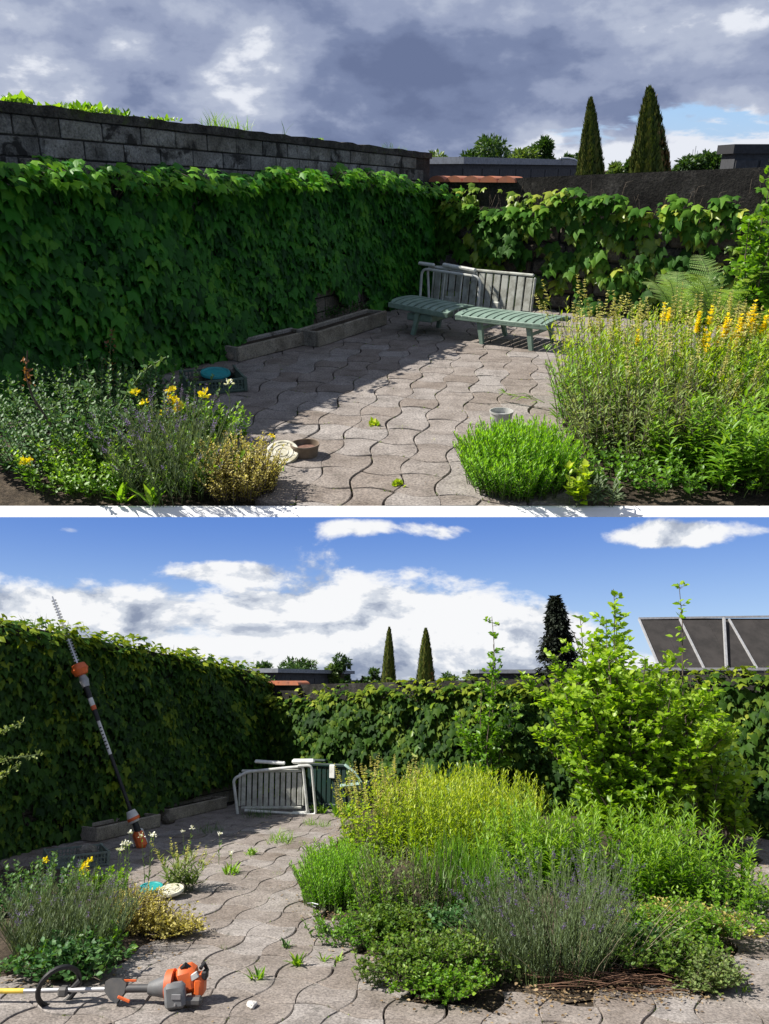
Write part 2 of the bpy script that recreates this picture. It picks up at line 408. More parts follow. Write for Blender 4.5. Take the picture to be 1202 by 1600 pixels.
class Stems:
    def __init__(s): s.V = []; s.F = []; s.n = 0
    def add(s, pts, r0, r1, n=3):
        pts = np.asarray(pts, float); m = len(pts); d = np.gradient(pts, axis=0); d = nrm(d)
        ref = np.array([.31, .9, .29]); a = nrm(np.cross(d, ref)); b = np.cross(d, a)
        rr = np.linspace(r0, r1, m)[:, None, None]; th = np.arange(n) * 2 * pi / n
        ring = pts[:, None, :] + rr * (a[:, None, :] * np.cos(th)[None, :, None] + b[:, None, :] * np.sin(th)[None, :, None])
        i = np.arange(m - 1)[:, None] * n; k = np.arange(n)[None]; k2 = (k + 1) % n
        f1 = np.stack([i + k, i + k2, i + n + k2], -1).reshape(-1, 3); f2 = np.stack([i + k, i + n + k2, i + n + k], -1).reshape(-1, 3)
        s.V.append(ring.reshape(-1, 3)); s.F.append(np.concatenate([f1, f2]) + s.n); s.n += m * n
    def build(s, name, mat, parent, kind='stuff'):
        if not s.V: return None
        o = link(name, tri_mesh(name, np.concatenate(s.V), np.concatenate(s.F), None, mat), None, parent)
        if kind: o['kind'] = kind
        return o

U = rng.uniform
def herb(fr, name, label, cat, loc, rx, ry, n, h, per, tp, size, lmat, smat, hv=.25, lean=.25, up=.5, t0=.1, taper=.45,
         dome=.3, stem_r=.003, group=None, flower=None, tint0=.25, tint1=.45, seg=5, rz=0.0, jitter=.25, droop=0.0):
    root = thing(name, label, cat, fr, loc, 0, group)
    L, S = Leaves(), Stems(); FL = Leaves()
    for i in range(n):
        a, q = U(0, 2 * pi), math.sqrt(U(0, 1))
        ox, oy = rx * q * cos(a), ry * q * sin(a)
        bx, by = ox * cos(rz) - oy * sin(rz), ox * sin(rz) + oy * cos(rz)
        hh = h * (1 - dome * q * q) * U(1 - hv, 1 + hv * .5)
        lx = lean * hh * (q * cos(a) + U(-.5, .5)); ly = lean * hh * (q * sin(a) + U(-.5, .5))
        t = np.linspace(0, 1, seg)
        def P(t):
            t = np.asarray(t); return np.stack([bx + lx * t ** 1.4, by + ly * t ** 1.4, hh * (t - droop * t ** 2.5)], -1)
        S.add(P(t), stem_r, stem_r * .45)
        k = max(2, int(per * hh / h)); tj = np.sort(U(t0, 1, k)); az = np.arange(k) * 2.4 + U(0, 6) + U(-.4, .4, k)
        e = up + U(-.35, .35, k) + .5 * tj ** 3
        d = np.stack([np.cos(az) * np.cos(e), np.sin(az) * np.cos(e), np.sin(e)], -1)
        nn = np.stack([-np.cos(az) * np.sin(e), -np.sin(az) * np.sin(e), np.cos(e)], -1) + U(-.3, .3, (k, 3))
        L.add(P(tj), d, nn, size * (1 - taper * tj) * U(1 - jitter, 1 + jitter, k), tint0 + tint1 * tj + U(-.22, .22, k))
        if flower and U() < flower.get('share', 1):
            f = flower; top = P(1.0)
            if f['kind'] == 'whorl':       # tiers of little florets up a spike
                sp = f['len'] * U(.7, 1.2); m = f['tiers']
                dirn = nrm(P(1.0) - P(.85)); S.add([top, top + dirn * sp], stem_r * .6, stem_r * .3)
                for q2 in range(m):
                    c = top + dirn * sp * ((q2 + U(-.3, .3)) / m); kk = max(2, int(f['n'] * U(.5, 1.2))); aa = np.arange(kk) * 2 * pi / kk + q2
                    dd = np.stack([np.cos(aa), np.sin(aa), np.full(kk, .45)], -1)
                    FL.add(np.repeat(c[None], kk, 0) + U(-.004, .004, (kk, 3)), dd + U(-.35, .35, (kk, 3)), (0, 0, 1), f['size'] * (1 - .5 * q2 / m) * U(.8, 1.2, kk), U(.1, .9, kk))
            elif f['kind'] == 'head':
                kk = f['n']; aa = U(0, 2 * pi, kk); ee = U(-.2, 1.2, kk)
                dd = np.stack([np.cos(aa) * np.cos(ee), np.sin(aa) * np.cos(ee), np.sin(ee)], -1)
                FL.add(top[None] + dd * f.get('r', 0.01) * U(0, 1, (kk, 1)), dd, U(-1, 1, (kk, 3)) + (0, 0, .6), f['size'] * U(.7, 1.2, kk), U(.2, 1, kk))
    S.build('stems', smat, root); L.build('leaves', tp, lmat, root)
    if flower: FL.build('flowers', flower.get('tpl', T_SMALL), flower['mat'], root)
    return root

def shrub(fr, name, label, cat, loc, canes, h, spread, twigs, twl, per, tp, size, lmat, smat, group=None, t0=.12, tint0=.2, tint1=.5,
          r0=.012, arch=0.0, hv=.3, up=.25, lean_to=(0, 0), flat=1.0, bias=None):
    root = thing(name, label, cat, fr, loc, 0, group); L, S = Leaves(), Stems()
    for i in range(canes):
        a = 2 * pi * (i + U(-.4, .4)) / canes; q = U(.25, 1) if canes > 1 else .2; hh = h * U(1 - hv, 1) * (1 - .5 * q * q)
        sx, sy = spread * q * cos(a) + lean_to[0] * hh, spread * q * sin(a) * flat + lean_to[1] * hh
        def P(t):
            t = np.asarray(t); return np.stack([sx * t ** 1.15 + .03 * np.sin(9 * t + i), sy * t ** 1.15 + .03 * np.cos(8 * t + i), hh * (t - arch * t ** 2.6)], -1)
        S.add(P(np.linspace(0, 1, 8)), r0, r0 * .25, 5)
        for j in range(twigs):
            t = U(t0, 1); b = P(t); az = U(0, 2 * pi); el = U(-.1, .9); ln = twl * (1.15 - .75 * t) * U(.5, 1.2)
            dr = np.array([cos(az) * cos(el), sin(az) * cos(el), sin(el)]); ts = np.linspace(0, 1, 4)[:, None]
            path = b + dr * ln * ts + np.array([0, 0, 1.]) * ln * .25 * ts ** 2; S.add(path, r0 * .28, r0 * .1, 3)
            k = max(2, int(per * ln / twl)); tk = U(.1, 1, k)[:, None]; pp = b + dr * ln * tk + np.array([0, 0, 1.]) * ln * .25 * tk ** 2
            a2 = U(0, 2 * pi, k); e2 = up + U(-.5, .5, k)
            dd = np.stack([np.cos(a2) * np.cos(e2), np.sin(a2) * np.cos(e2), np.sin(e2)], -1) + dr * .4
            nn = np.array([0, 0, .8]) + U(-1, 1, (k, 3))
            L.add(pp, dd, nn, size * U(.6, 1.2, k), tint0 + tint1 * t * tk[:, 0] + U(-.2, .25, k))
    S.build('stems', smat, root); L.build('leaves', tp, lmat, root); return root

def crown_tree(fr, name, label, loc, h, cw, lmat, n=5500, leaf=.2, group=None, trunk_t=.25, lobes=14, shape=1.0, seed=0):
    root = thing(name, label, 'tree', fr, loc, 0, group); S = Stems(); L = Leaves(); cz = h * (trunk_t + (1 - trunk_t) / 2); ch = h * (1 - trunk_t) / 2
    S.add([(0, 0, 0), (.02 * h, 0, h * .4), (0, .01 * h, h * .85)], h * .02, h * .006, 7)
    per = n // lobes
    for i in range(lobes):
        a, z = U(0, 2 * pi), U(-.85, .95); q = math.sqrt(max(0, 1 - z * z)) ** shape * U(.35, .8)
        c = np.array([cw * q * cos(a), cw * q * sin(a), cz + ch * z * .82]); rl_ = cw * U(.3, .5)
        S.add([(0, 0, h * .3 + .3 * (c[2] - h * .3)), c], h * .006, h * .002, 4)
        v = nrm(rng.normal(size=(per, 3))) * (U(.25, 1, (per, 1)) ** .5) * rl_; v[:, 2] *= .8
        L.add(c + v, nrm(v) + U(-.8, .8, (per, 3)), U(-1, 1, (per, 3)) + (0, 0, .8), leaf * U(.6, 1.3, per), .35 + .3 * U(-1, 1, per) + .12 * U(-1, 1))
    o = S.build('trunk', stem_b, root, None); L.build('crown', T_SMALL, lmat, root); return root

def cypress(fr, label, loc, h, w, brown=None, lean=0.0):
    root = thing('cypress_tree', label, 'cypress', fr, group='slender cypresses behind the garden wall', M=TR(loc, 0, 0, lean)); mb = MB()
    def rad(t): return w * ((1 - (max(0, t - .42) / .58) ** 1.6) ** .85 if t < 1 else 0)
    mb.lathe([(rad(t) * .86 + .001, t * h) for t in np.linspace(.0, 1, 20)], 22)
    mb.build('inner_crown', plain('dark crown core', (.02, .03, .01), 1.0, fr=fr), root)
    mb = MB(); mb.tube([(0, 0, -.02 * h), (0, 0, h * .3)], w * .15); mb.build('trunk', stem_b, root)
    n = 9000; t = U(0, 1, n) ** 1.15; a = U(0, 2 * pi, n); rr = np.array([rad(x) for x in t]) * (1 + .10 * np.sin(a * 5 + t * 9) * np.sin(a * 3 - 4 * t)) * U(.84, 1.04, n)
    p = np.stack([rr * np.cos(a), rr * np.sin(a), t * h * U(.985, 1.0, n)], -1)
    d = np.stack([np.cos(a) * .3, np.sin(a) * .3, np.ones(n)], -1) + U(-.22, .22, (n, 3)); nn = np.stack([np.cos(a), np.sin(a), np.zeros(n)], -1)
    for nm, mat, sel in (('crown', cyp_leaf, None), ('browned_foliage', cyp_brown, 1)):
        if brown is None: m_ = np.ones(n, bool) if sel is None else np.zeros(n, bool)
        else:
            b = (np.sin(a * 3 + 1.2 * t * 6) + 1.5 * np.cos(a - brown) + 1.2 * (1 - t * 1.6) + U(-.9, .9, n)) > 1.15; m_ = ~b if sel is None else b
        if m_.any():
            L = Leaves(); k = m_.sum(); L.add(p[m_], d[m_], nn[m_], w * .42 * U(.5, 1.1, k), .45 + .35 * np.sin(a[m_] * 9) + U(-.3, .3, k)); L.build(nm, T_NEEDLE if False else T_SMALL, mat, root)
    return root

# ------------------------------------------------------------------ paving
def paving(fr, label_word, ox, oy, xr, yr, keep, th, cell, st, nparts=280, ycut=None):
    m = stone('worn concrete paver', fr, (.145, .124, .108), (.212, .185, .165), (.27, .24, .216), 5.5, 75, .004, .95, ((.11, .10, .085), 9, .62), .15)
    root = link('paving', None, fr); tag(root, kind='structure'); root.empty_display_size = .2
    A = Matrix(((cos(th), -sin(th)), (sin(th) * st, cos(th) * st))) * cell
    def shape(i, j):
        s = (-1) ** (i + j); pts = []
        cs = [(0, 0), (1, 0), (1, 1), (0, 1)]
        bul = [(0, s), (s, 0), (0, -s), (-s, 0)]     # displacement of each edge's middle (axe-head stones)
        for e_ in range(4):
            a, b = cs[e_], cs[(e_ + 1) % 4]
            for q in range(5):
                t = q / 5; w = sin(pi * t) * .135
                pts.append((a[0] + (b[0] - a[0]) * t + bul[e_][0] * w - .5, a[1] + (b[1] - a[1]) * t + bul[e_][1] * w - .5))
        P = [A @ Vector(p) for p in pts]; n = len(P)
        def ins(f): return [(p.x * f, p.y * f) for p in P]
        mb = MB(); rings = [(ins(.99), -.035), (ins(.984), -.004), (ins(.955), 0.0)]
        v = [(x, y, z) for rg, z in rings for x, y in rg]; f = [(a * n + k, a * n + (k + 1) % n, (a + 1) * n + (k + 1) % n, (a + 1) * n + k) for a in (1,) for k in range(n)]
        f += [(k, (k + 1) % n, n + (k + 1) % n, n + k) for k in range(n)]
        f.append(tuple(range(2 * n, 3 * n))); mb.add(v, f)
        return mb
    M2 = [shape(0, 0), shape(1, 0)]; me = [x.mesh('paver', m) for x in M2]; cells = []
    for i in range(-60, 60):
        for j in range(-60, 60):
            c = A @ Vector((i + .5, j + .5)); x, y = c.x + ox, c.y + oy
            if xr[0] < x < xr[1] and yr[0] < y < yr[1] and keep(x, y): cells.append((math.hypot(x, y), x, y, (i + j) % 2))
    cells.sort(); rest = MB()
    def vis(x, y): return abs(x / y) < .52
    k = 0
    for (r, x, y, s) in cells:
        M = TR((x + U(-.004, .004), y + U(-.004, .004), U(-.004, .0015)), U(-.035, .035), U(-.011, .011), U(-.011, .011)) @ Matrix.Scale(U(.972, 1.0), 4)
        if ycut and y - cell < ycut:
            import bmesh
            if y + cell < ycut: continue
            bm = bmesh.new(); bm.from_mesh(me[s]); bm.transform(M)
            bmesh.ops.bisect_plane(bm, geom=bm.verts[:] + bm.edges[:] + bm.faces[:], plane_co=(0, ycut, 0), plane_no=(0, -1, 0), clear_outer=True)
            if len(bm.faces):
                m3 = bpy.data.meshes.new('paver'); bm.to_mesh(m3); m3.materials.append(m); link('paver', m3, None, root)
            bm.free(); continue
        if vis(x, y) and k < nparts: link('paver', me[s], None, root, M); k += 1
        else: rest.add([M @ Vector(v) for v in M2[s].v], M2[s].f)
    MS = Leaves(); CH = Leaves()
    for (r, x, y, s) in cells:
        if not vis(x, y) or (ycut and y < ycut + .17): continue
        for q in range(3):
            if U() < .45: continue
            t = U(0, 1); w_ = A @ Vector((t - .5, -.5 + (.135 * sin(pi * t) if s == 0 else -.135 * sin(pi * t)))) if U() < .5 else A @ Vector((.5 + (.135 * sin(pi * t) if s == 0 else -.135 * sin(pi * t)), t - .5))
            kk = int(U(3, 12)); MS.add(np.array([x + w_.x, y + w_.y, -.012]) + U(-.02, .02, (kk, 3)) * (1, 1, .2), U(-1, 1, (kk, 3)) * (1, 1, .4) + (0, 0, .5), U(-.5, .5, (kk, 3)) + (0, 0, .5), .016 * U(.5, 1.4, kk), U(0, .8, kk))
        if U() < .5: CH.add([[x + U(-.1, .1), y + U(-.1, .1), .003]], (U(-1, 1), U(-1, 1), .05), (0, 0, 1), U(.006, .018), U(0, 1))
    MS.build('joint_moss', T_SMALL, sage_leaf, root); CH.build('dry_bits', T_OVAL, straw, root)
    if rest.v: o = rest.build('far_pavers', m, root); o['kind'] = 'stuff'
    return root

# ------------------------------------------------------------------ walls
def wall_M(p0, p1):
    d = Vector((p1[0] - p0[0], p1[1] - p0[1], 0)); L = d.length; a = math.atan2(d.y, d.x)
    return TR((p0[0], p0[1], 0), a), L
def snoise(x, z, s=1.0, ph=0.0):
    return (np.sin(x * 2.1 * s + 1.3 + ph) * np.cos(z * 2.7 * s + .4 + ph) + .6 * np.sin(x * 4.7 * s + z * 3.9 * s + 2 * ph) + .4 * np.sin(x * 9.3 * s - z * 7.7 * s + ph)) / 2
def ivy(fr, name, label, p0, p1, top, bot, n, size, mat, out=.16, side=-1, hole=None, ntop=0, parts=300, mixmat=None, tip=.55, sprays=0):
    "creeper on the side*y face of the wall; every leaf hangs tip down. the largest 300 leaves are objects of their own"
    M, L = wall_M(p0, p1); root = thing(name, label, 'creeper', fr, M=M); Lv = Leaves(); S = Stems()
    x = U(0, L, n); zt, zb = np.interp(x, *top) + .045 * snoise(x, x * .3, 3.1, 1) + .03 * np.sin(x * 11), np.interp(x, *bot); q = U(0, 1, n); z = zb + (zt - zb) * q
    ok = (np.ones(n, bool) if hole is None else ~hole(x, z)) & ((snoise(x, z, 1.9, 4.2) > -.62) | (U(0, 1, n) < .35)); x, z, zt = x[ok], z[ok], zt[ok]; k = len(x)
    b = snoise(x, z, 1.3); lay = U(0, 1, k)
    y = side * (.03 + out * (.55 + .5 * b + .35 * snoise(x, z, .5, 5)) * (.35 + .65 * lay)); ztop = z > zt - .12
    d = np.stack([U(-.55, .55, k), side * U(.1, 1.0, k), -np.ones(k)], -1); d[ztop] += np.array([0, side * .4, .7])
    nn = np.stack([U(-.5, .5, k), side * np.ones(k), U(.25, 1.2, k)], -1)
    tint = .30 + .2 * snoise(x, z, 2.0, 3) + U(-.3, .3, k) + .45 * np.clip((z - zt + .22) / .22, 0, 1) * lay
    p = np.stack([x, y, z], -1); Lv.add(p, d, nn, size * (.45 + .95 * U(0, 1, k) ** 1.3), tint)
    if ntop:                                # leaves curling over the top edge
        xt = U(0, L, ntop); zz = np.interp(xt, *top); yy = side * U(-.25, .16, ntop)
        Lv.add(np.stack([xt, yy, zz + U(-.03, .10, ntop) + .04 * snoise(xt, 0 * xt, 3)], -1), np.stack([U(-1, 1, ntop), side * U(-.5, 1.2, ntop), U(-.7, .5, ntop)], -1),
               np.stack([U(-.4, .4, ntop), U(-.4, .4, ntop), np.ones(ntop)], -1), size * U(.5, 1.0, ntop), U(.45, 1.0, ntop))
    for i in range(sprays):                 # shoots that stand off the wall near the top edge
        x0 = U(0, L); z0 = np.interp(x0, *top); kk = 9; o_ = U(.22, .5) ; sp_ = U(-.12, .12, kk)
        Lv.add(np.stack([x0 + sp_, side * (o_ + U(-.08, .06, kk)), z0 - .08 + U(-.06, .09, kk)], -1), np.stack([U(-.8, .8, kk), side * U(.2, 1.2, kk), U(-.9, .1, kk)], -1),
               np.stack([U(-.4, .4, kk), side * U(-.2, .5, kk), np.ones(kk)], -1), size * U(.5, 1.0, kk), U(.4, 1.0, kk))
        S.add([(x0, side * .1, z0 - .2), (x0, side * o_ * .7, z0 - .02), (x0, side * o_, z0 - .06)], .004, .002)
    for i in range(int(L * 5)):
        x0 = U(0, L); zz = np.interp(x0, *top); zb0 = np.interp(x0, *bot); m_ = 7
        xs = x0 + np.cumsum(U(-.12, .12, m_)); zs = np.linspace(zb0, zz, m_); S.add(np.stack([xs, np.full(m_, side * .03), zs], -1), .008, .003)
    for i in range(int(L * tip * 6)):       # thin bare tendrils above the leaves
        x0 = U(0, L); zz = np.interp(x0, *top); ln = U(.06, .2); a = U(-.8, .8)
        S.add([(x0, side * .05, zz - .05), (x0 + a * ln * .4, side * .07, zz + ln * .6), (x0 + a * ln, side * .05, zz + ln * .7)], .0025, .0012)
    P, Rm, T = Lv.arrays(); MW = M; ey = np.array(MW.inverted() @ Vector((0, 0, EYE)))
    W = WM['U'] ; dist = np.linalg.norm(P - ey, axis=1) - 2.2 * np.abs(P[:, 1]) * (side * P[:, 1] > 0)
    loc = (np.array(MW.to_3x3()) @ P.T).T + np.array(MW.translation); inview = np.abs(loc[:, 0] / np.maximum(loc[:, 1], .1)) < .46
    dist = np.where(inview, dist, 1e6); order = np.argsort(dist); big = order[:parts]; restm = np.ones(len(P), bool); restm[big] = False
    var = [tri_mesh('leaf', T_IVY[0], T_IVY[1], np.full(len(T_IVY[0]), tv), mat) for tv in (.1, .25, .4, .6, .8, 1.0)]
    for i in big:
        r_ = Rm[i]; Mx = Matrix(((r_[0][0], r_[0][1], r_[0][2], P[i][0]), (r_[1][0], r_[1][1], r_[1][2], P[i][1]), (r_[2][0], r_[2][1], r_[2][2], P[i][2]), (0, 0, 0, 1)))
        link('leaf', var[int(np.argmin(np.abs(np.array((.1, .25, .4, .6, .8, 1.0)) - T[i])))], None, root, Mx)
    o = link('leaves', Lv.mesh('leaves', T_IVY, mat, restm), None, root); o['kind'] = 'stuff'
    S.build('vines', stem_b, root); return root

def wall_solid(p0, p1, h0, h1, thick, back=1):
    "prism with a sloping top; face at y = 0, body towards +y*back"
    M, L = wall_M(p0, p1); mb = MB(); y1 = thick * back
    v = [(0, 0, 0), (L, 0, 0), (L, 0, h1), (0, 0, h0), (0, y1, 0), (L, y1, 0), (L, y1, h1), (0, y1, h0)]
    f = [(0, 1, 2, 3), (5, 4, 7, 6), (3, 2, 6, 7), (0, 3, 7, 4), (1, 5, 6, 2), (0, 4, 5, 1)]
    mb.add(v, f); return M, L, mb
def blocks(root, L, h0, h1, rows, cap, bl, bh, mats, from_bottom=0, xr=None, proud=.012):
    sl_ = (h1 - h0) / L; a = math.atan(sl_); me = None
    mb = MB().box((0, 0, 0), (bl - .012, .05, bh - .012), bev=.004); mes = [mb.mesh('concrete_block', m_) for m_ in mats]
    for j in range(rows):
        off = (j % 2) * bl / 2
        for i in range(int(L / bl) + 2):
            x = i * bl + off + bl / 2 - bl / 2
            if x - bl / 2 < 0 or x + bl / 2 > L: continue
            if xr and not (xr[0] < x < xr[1]): continue
            z = (h0 + sl_ * x) - cap - (j + .5) * bh if not from_bottom else (j + .5) * bh
            M = Matrix.Translation((x, .025 - proud + U(-.003, .003), z)) @ Matrix.Rotation(-a if not from_bottom else 0, 4, 'Y') @ Matrix.Rotation(U(-.01, .01), 4, 'Y')
            link('concrete_block', random.choice(mes), None, root, M)
# ------------------------------------------------------------------ small props
def trough(fr, label, a, b, h, w, mat):
    M, L = wall_M(a, b); root = thing('concrete_trough', label, 'planter', fr, M=M, group='long concrete plant troughs'); t = .035
    mb = MB(); mb.box((L / 2, t / 2, h / 2), (L, t, h), bev=.008); mb.build('front_panel', mat, root)
    mb = MB(); mb.box((L / 2, w - t / 2, h / 2), (L, t, h), bev=.008); mb.build('back_panel', mat, root)
    for x in (t / 2, L - t / 2):
        mb = MB(); mb.box((x, w / 2, h / 2 - .002), (t - .004, w - 2 * t, h - .006), bev=.004); mb.build('end_panel', mat, root)
    mb = MB(); mb.box((L / 2, w / 2, h * .4), (L - 2 * t, w - 2 * t, h * .7)); mb.build('soil', stone('garden soil', fr, (.03, .022, .016), (.06, .045, .03), (.1, .075, .055), 8, 60, .02, 1, None, 0), root)
    return root
def lounger(fr, label, M, mat, Lh=.72, Ls=1.05, W=.58, zb=.27, legs=True, name='sun_lounger', cat='sun lounger', group=None, headup=.04, slat_gap=.014):
    root = thing(name, label, cat, fr, M=M, group=group); x0 = -Lh
    def zz(x): return zb + (headup * ((-x) / Lh) if x < 0 else -.012 * sin(pi * x / Ls))
    sw = .08
    for nm, a, b in (('head', -Lh, -.04), ('foot', .02, Ls)):
        n = int((b - a) / sw); w = (b - a) / n
        for i in range(n):
            x = a + w * (i + .5); mb = MB(); m_ = 6; v = []
            end = (i == n - 1 and nm == 'foot') or (i == 0 and nm == 'head')
            for k in range(m_ + 1):
                y = -W / 2 + W * k / m_; cx = .02 * (1 - (2 * k / m_ - 1) ** 2); e_ = .035 * abs(2 * k / m_ - 1) ** 3 if end else 0
                dn = .018 * abs(2 * k / m_ - 1) ** 3
                xa, xb = x - w / 2 + slat_gap / 2 - cx, x + w / 2 - slat_gap / 2 - cx - (e_ if nm == 'foot' else -0)
                if nm == 'head' and end: xa += e_
                v += [(xa, y, zz(xa) - dn), (xb, y, zz(xb) - dn), (xa, y, zz(xa) - dn - .016), (xb, y, zz(xb) - dn - .016)]
            f = []
            for k in range(m_):
                q = k * 4; f += [(q, q + 4, q + 5, q + 1), (q + 2, q + 3, q + 7, q + 6), (q, q + 2, q + 6, q + 4), (q + 1, q + 5, q + 7, q + 3)]
            f += [(0, 1, 3, 2), (4 * m_, 4 * m_ + 2, 4 * m_ + 3, 4 * m_ + 1)]
            mb.add(v, f).build('slat', mat, root)
        for s in (-1, 1):
            mb = MB(); y = s * (W / 2 - .012)
            mb.box(((a + b) / 2, y, (zz(a) + zz(b)) / 2 - .045), (b - a - .03, .022, .05), Matrix.Rotation(math.atan2(zz(a) - zz(b), b - a), 3, 'Y'), bev=.006)
            mb.build('side_rail', mat, root)
    if legs:
        for x, dx in ((-.42, -.05), (.28, .05), (Ls - .22, .05)):
            for s in (-1, 1):
                mb = MB(); y = s * (W / 2 - .05)
                mb.tube([(x, y, zb - .05), (x + dx, y + s * .02, 0.0)], [.033, .026], 4); mb.build('leg', mat, root)
        for x in (.29, Ls - .2):
            mb = MB(); mb.box((x, 0, zb * .5), (.02, W - .14, .03), bev=.004); mb.build('stretcher', mat, root)
        mb = MB(); mb.box((-.42, 0, zb * .62), (.3, W - .12, .07), bev=.01); mb.build('hinge_box', mat, root)
    return root
def tubeframe(root, pts, r, mat, name='tube_frame', n=8, bend=.05):
    P = [Vector(p) for p in pts]; out = [P[0]]
    for i in range(1, len(P) - 1):
        a = (P[i - 1] - P[i]).normalized(); b = (P[i + 1] - P[i]).normalized()
        for t in (0, .25, .5, .75, 1):
            out.append((P[i] + a * bend) * (1 - t) ** 2 + P[i] * 2 * t * (1 - t) + (P[i] + b * bend) * t * t)
    out.append(P[-1]); MB().tube(out, r, n).build(name, mat, root, smooth=True)
def slat_panel(fr, label, M, W, H, n, mat, gap=.012, name='slatted_lounger', round_=.05, cat='sun lounger', group=None):
    root = thing(name, label, cat, fr, M=M, group=group); w = (W - .05) / n
    for i in range(n):
        x = .025 + w * (i + .5); mb = MB(); sh = H - .07 - (.02 if i in (0, n - 1) else 0)
        mb.box((x, 0, H / 2), (w - gap, .016, sh), bev=.004); mb.build('slat', mat, root)
    for z in (.018, H - .018):
        mb = MB(); mb.box((W / 2, 0, z), (W - 2 * round_ * .6, .032, .032), bev=.009); mb.build('rail', mat, root)
    for x in (.012, W - .012):
        mb = MB(); mb.box((x, 0, H / 2), (.024, .03, H - 2 * round_ * .75), bev=.009); mb.build('end_rail', mat, root)
    return root
def crate(fr, label, loc, rz, lx, ly, h, mat, tilt=0.0):
    root = thing('plastic_crate', label, 'crate', fr, M=TR(loc, rz, tilt), group='green plastic vegetable crates')
    mb = MB(); mb.box((0, 0, .008), (lx, ly, .012)); mb.build('crate_base', mat, root)
    for (cx, cy, L, vert) in ((0, -ly / 2, lx, 0), (0, ly / 2, lx, 0), (-lx / 2, 0, ly, 1), (lx / 2, 0, ly, 1)):
        mb = MB()
        for z in (.02, h - .008):
            mb.box((cx, cy, z), ((L, .016, .014) if not vert else (.016, L, .014)))
        n = int(L / .028)
        for i in range(n + 1):
            o_ = -L / 2 + L * i / n; c = (cx + (o_ if not vert else 0), cy + (o_ if vert else 0), h / 2)
            mb.box(c, (.009, .009, h - .03))
        for z in (h * .35, h * .62): mb.box((cx, cy, z), ((L, .006, .006) if not vert else (.006, L, .006)))
        mb.build('lattice_side', mat, root)
    for i in (-1, 1):
        for j in (-1, 1): MB().box((i * lx / 2, j * ly / 2, h / 2 + .006), (.026, .026, h), bev=.004).build('corner_post', mat, root)
    return root
def disc_lid(fr, name, label, M, r, mat, group=None, ridges=True, h=.018):
    root = thing(name, label, 'lid', fr, M=M, group=group)
    MB().lathe([(.0001, h * .8), (r * .5, h * .8), (r * .8, h * .75), (r * .84, h), (r * .97, h), (r, h * .6), (r, 0), (r * .96, -.004), (.0001, -.004)], 30).build('lid_disc', mat, root, smooth=True)
    if ridges:
        for rr in (.3, .58): MB().lathe([(r * rr, h * .78), (r * rr + .002, h * .98), (r * rr + .007, h * .98), (r * rr + .009, h * .78)], 26).build('ridge', mat, root, smooth=True)
        for k in range(8):
            a = k * pi / 4; MB().box((cos(a) * r * .7, sin(a) * r * .7, h * .85), (r * .2, .006, .006), Matrix.Rotation(a, 3, 'Z')).build('ridge', mat, root)
    return root
def pot(fr, name, label, loc, r, h, mat, inner, group=None, tilt=0.0):
    root = thing(name, label, 'bucket', fr, M=TR(loc, 0, tilt), group=group)
    MB().lathe([(.0001, .002), (r * .86, .002), (r, h - .012), (r * 1.05, h - .012), (r * 1.05, h), (r * .98, h), (r * .95, h * .6), (.0001, h * .58)], 28).build('pot_body', mat, root, smooth=True)
    MB().lathe([(.0001, h * .64), (r * .5, h * .65), (r * .93, h * .62)], 20).build('soil', inner, root)
    return root
def rock(fr, name, label, loc, s, mat, cat='stone', flat=.6):
    import bmesh
    bm = bmesh.new(); bmesh.ops.create_icosphere(bm, subdivisions=2, radius=1)
    for v in bm.verts:
        k = 1 + .18 * sin(v.co.x * 3 + loc[0] * 9) * cos(v.co.y * 4 + loc[1]) + U(-.06, .06); v.co = Vector((v.co.x * s[0] * k, v.co.y * s[1] * k, v.co.z * s[2] * k))
    me = bpy.data.meshes.new(name); bm.to_mesh(me); bm.free(); me.materials.append(mat)
    o = link(name, me, fr, None, TR((loc[0], loc[1], loc[2] + s[2] * .8), U(0, 3))); tag(o, label, cat); return o
def fern(fr, label, loc, n, ln, group='ferns at the foot of the wall', lean=(0, 0)):
    root = thing('fern', label, 'fern', fr, loc, 0, group)
    for i in range(n):
        az = 2 * pi * i / n + U(-.3, .3); l = ln * U(.7, 1.1); ts = np.linspace(0, 1, 24)
        up_ = U(.75, 1.05); outw = l * .62 * ts ** 1.1; zz = l * (up_ * ts - .42 * ts ** 2.6)
        p = np.stack([cos(az) * outw + lean[0] * zz, sin(az) * outw + lean[1] * zz, zz], -1); dr = nrm(np.gradient(p, axis=0)); sd = np.array([-sin(az), cos(az), 0])
        L = Leaves(); env = np.clip(np.sin(pi * (ts * .82 + .18)), .03, 1) * l * .2
        for s in (-1, 1):
            d = s * sd + dr * .45 + np.array([0, 0, -.1]) + U(-.08, .08, (24, 3)); nn = np.cross(sd, dr)
            L.add(p[3:], d[3:], nn[3:], env[3:], .3 + .4 * ts[3:] + U(-.25, .25, 21))
        frond = link('frond', L.mesh('frond', T_FERN, fern_leaf), None, root)
        S = Stems(); S.add(p[::3], .004, .0015); S.build('rachis', stem_g, frond, None)
    return root
V = [(0, 0, 0), (0, 1, -.08)]; F = []
for q in range(9):
    y0 = .05 + q * .1; w = .15 * (1 - .75 * q / 9)
    for s in (-1, 1):
        k = len(V); V += [(0, y0, 0), (s * w, y0 + .05, -.01), (0, y0 + .085, 0)]; F += [(k, k + 1, k + 2)]
V2 = len(V); V += [(-.02, 0, 0), (.02, 0, 0), (0, 1, -.05)]; F += [(V2, V2 + 1, V2 + 2)]
T_FERN = tpl(V, F)
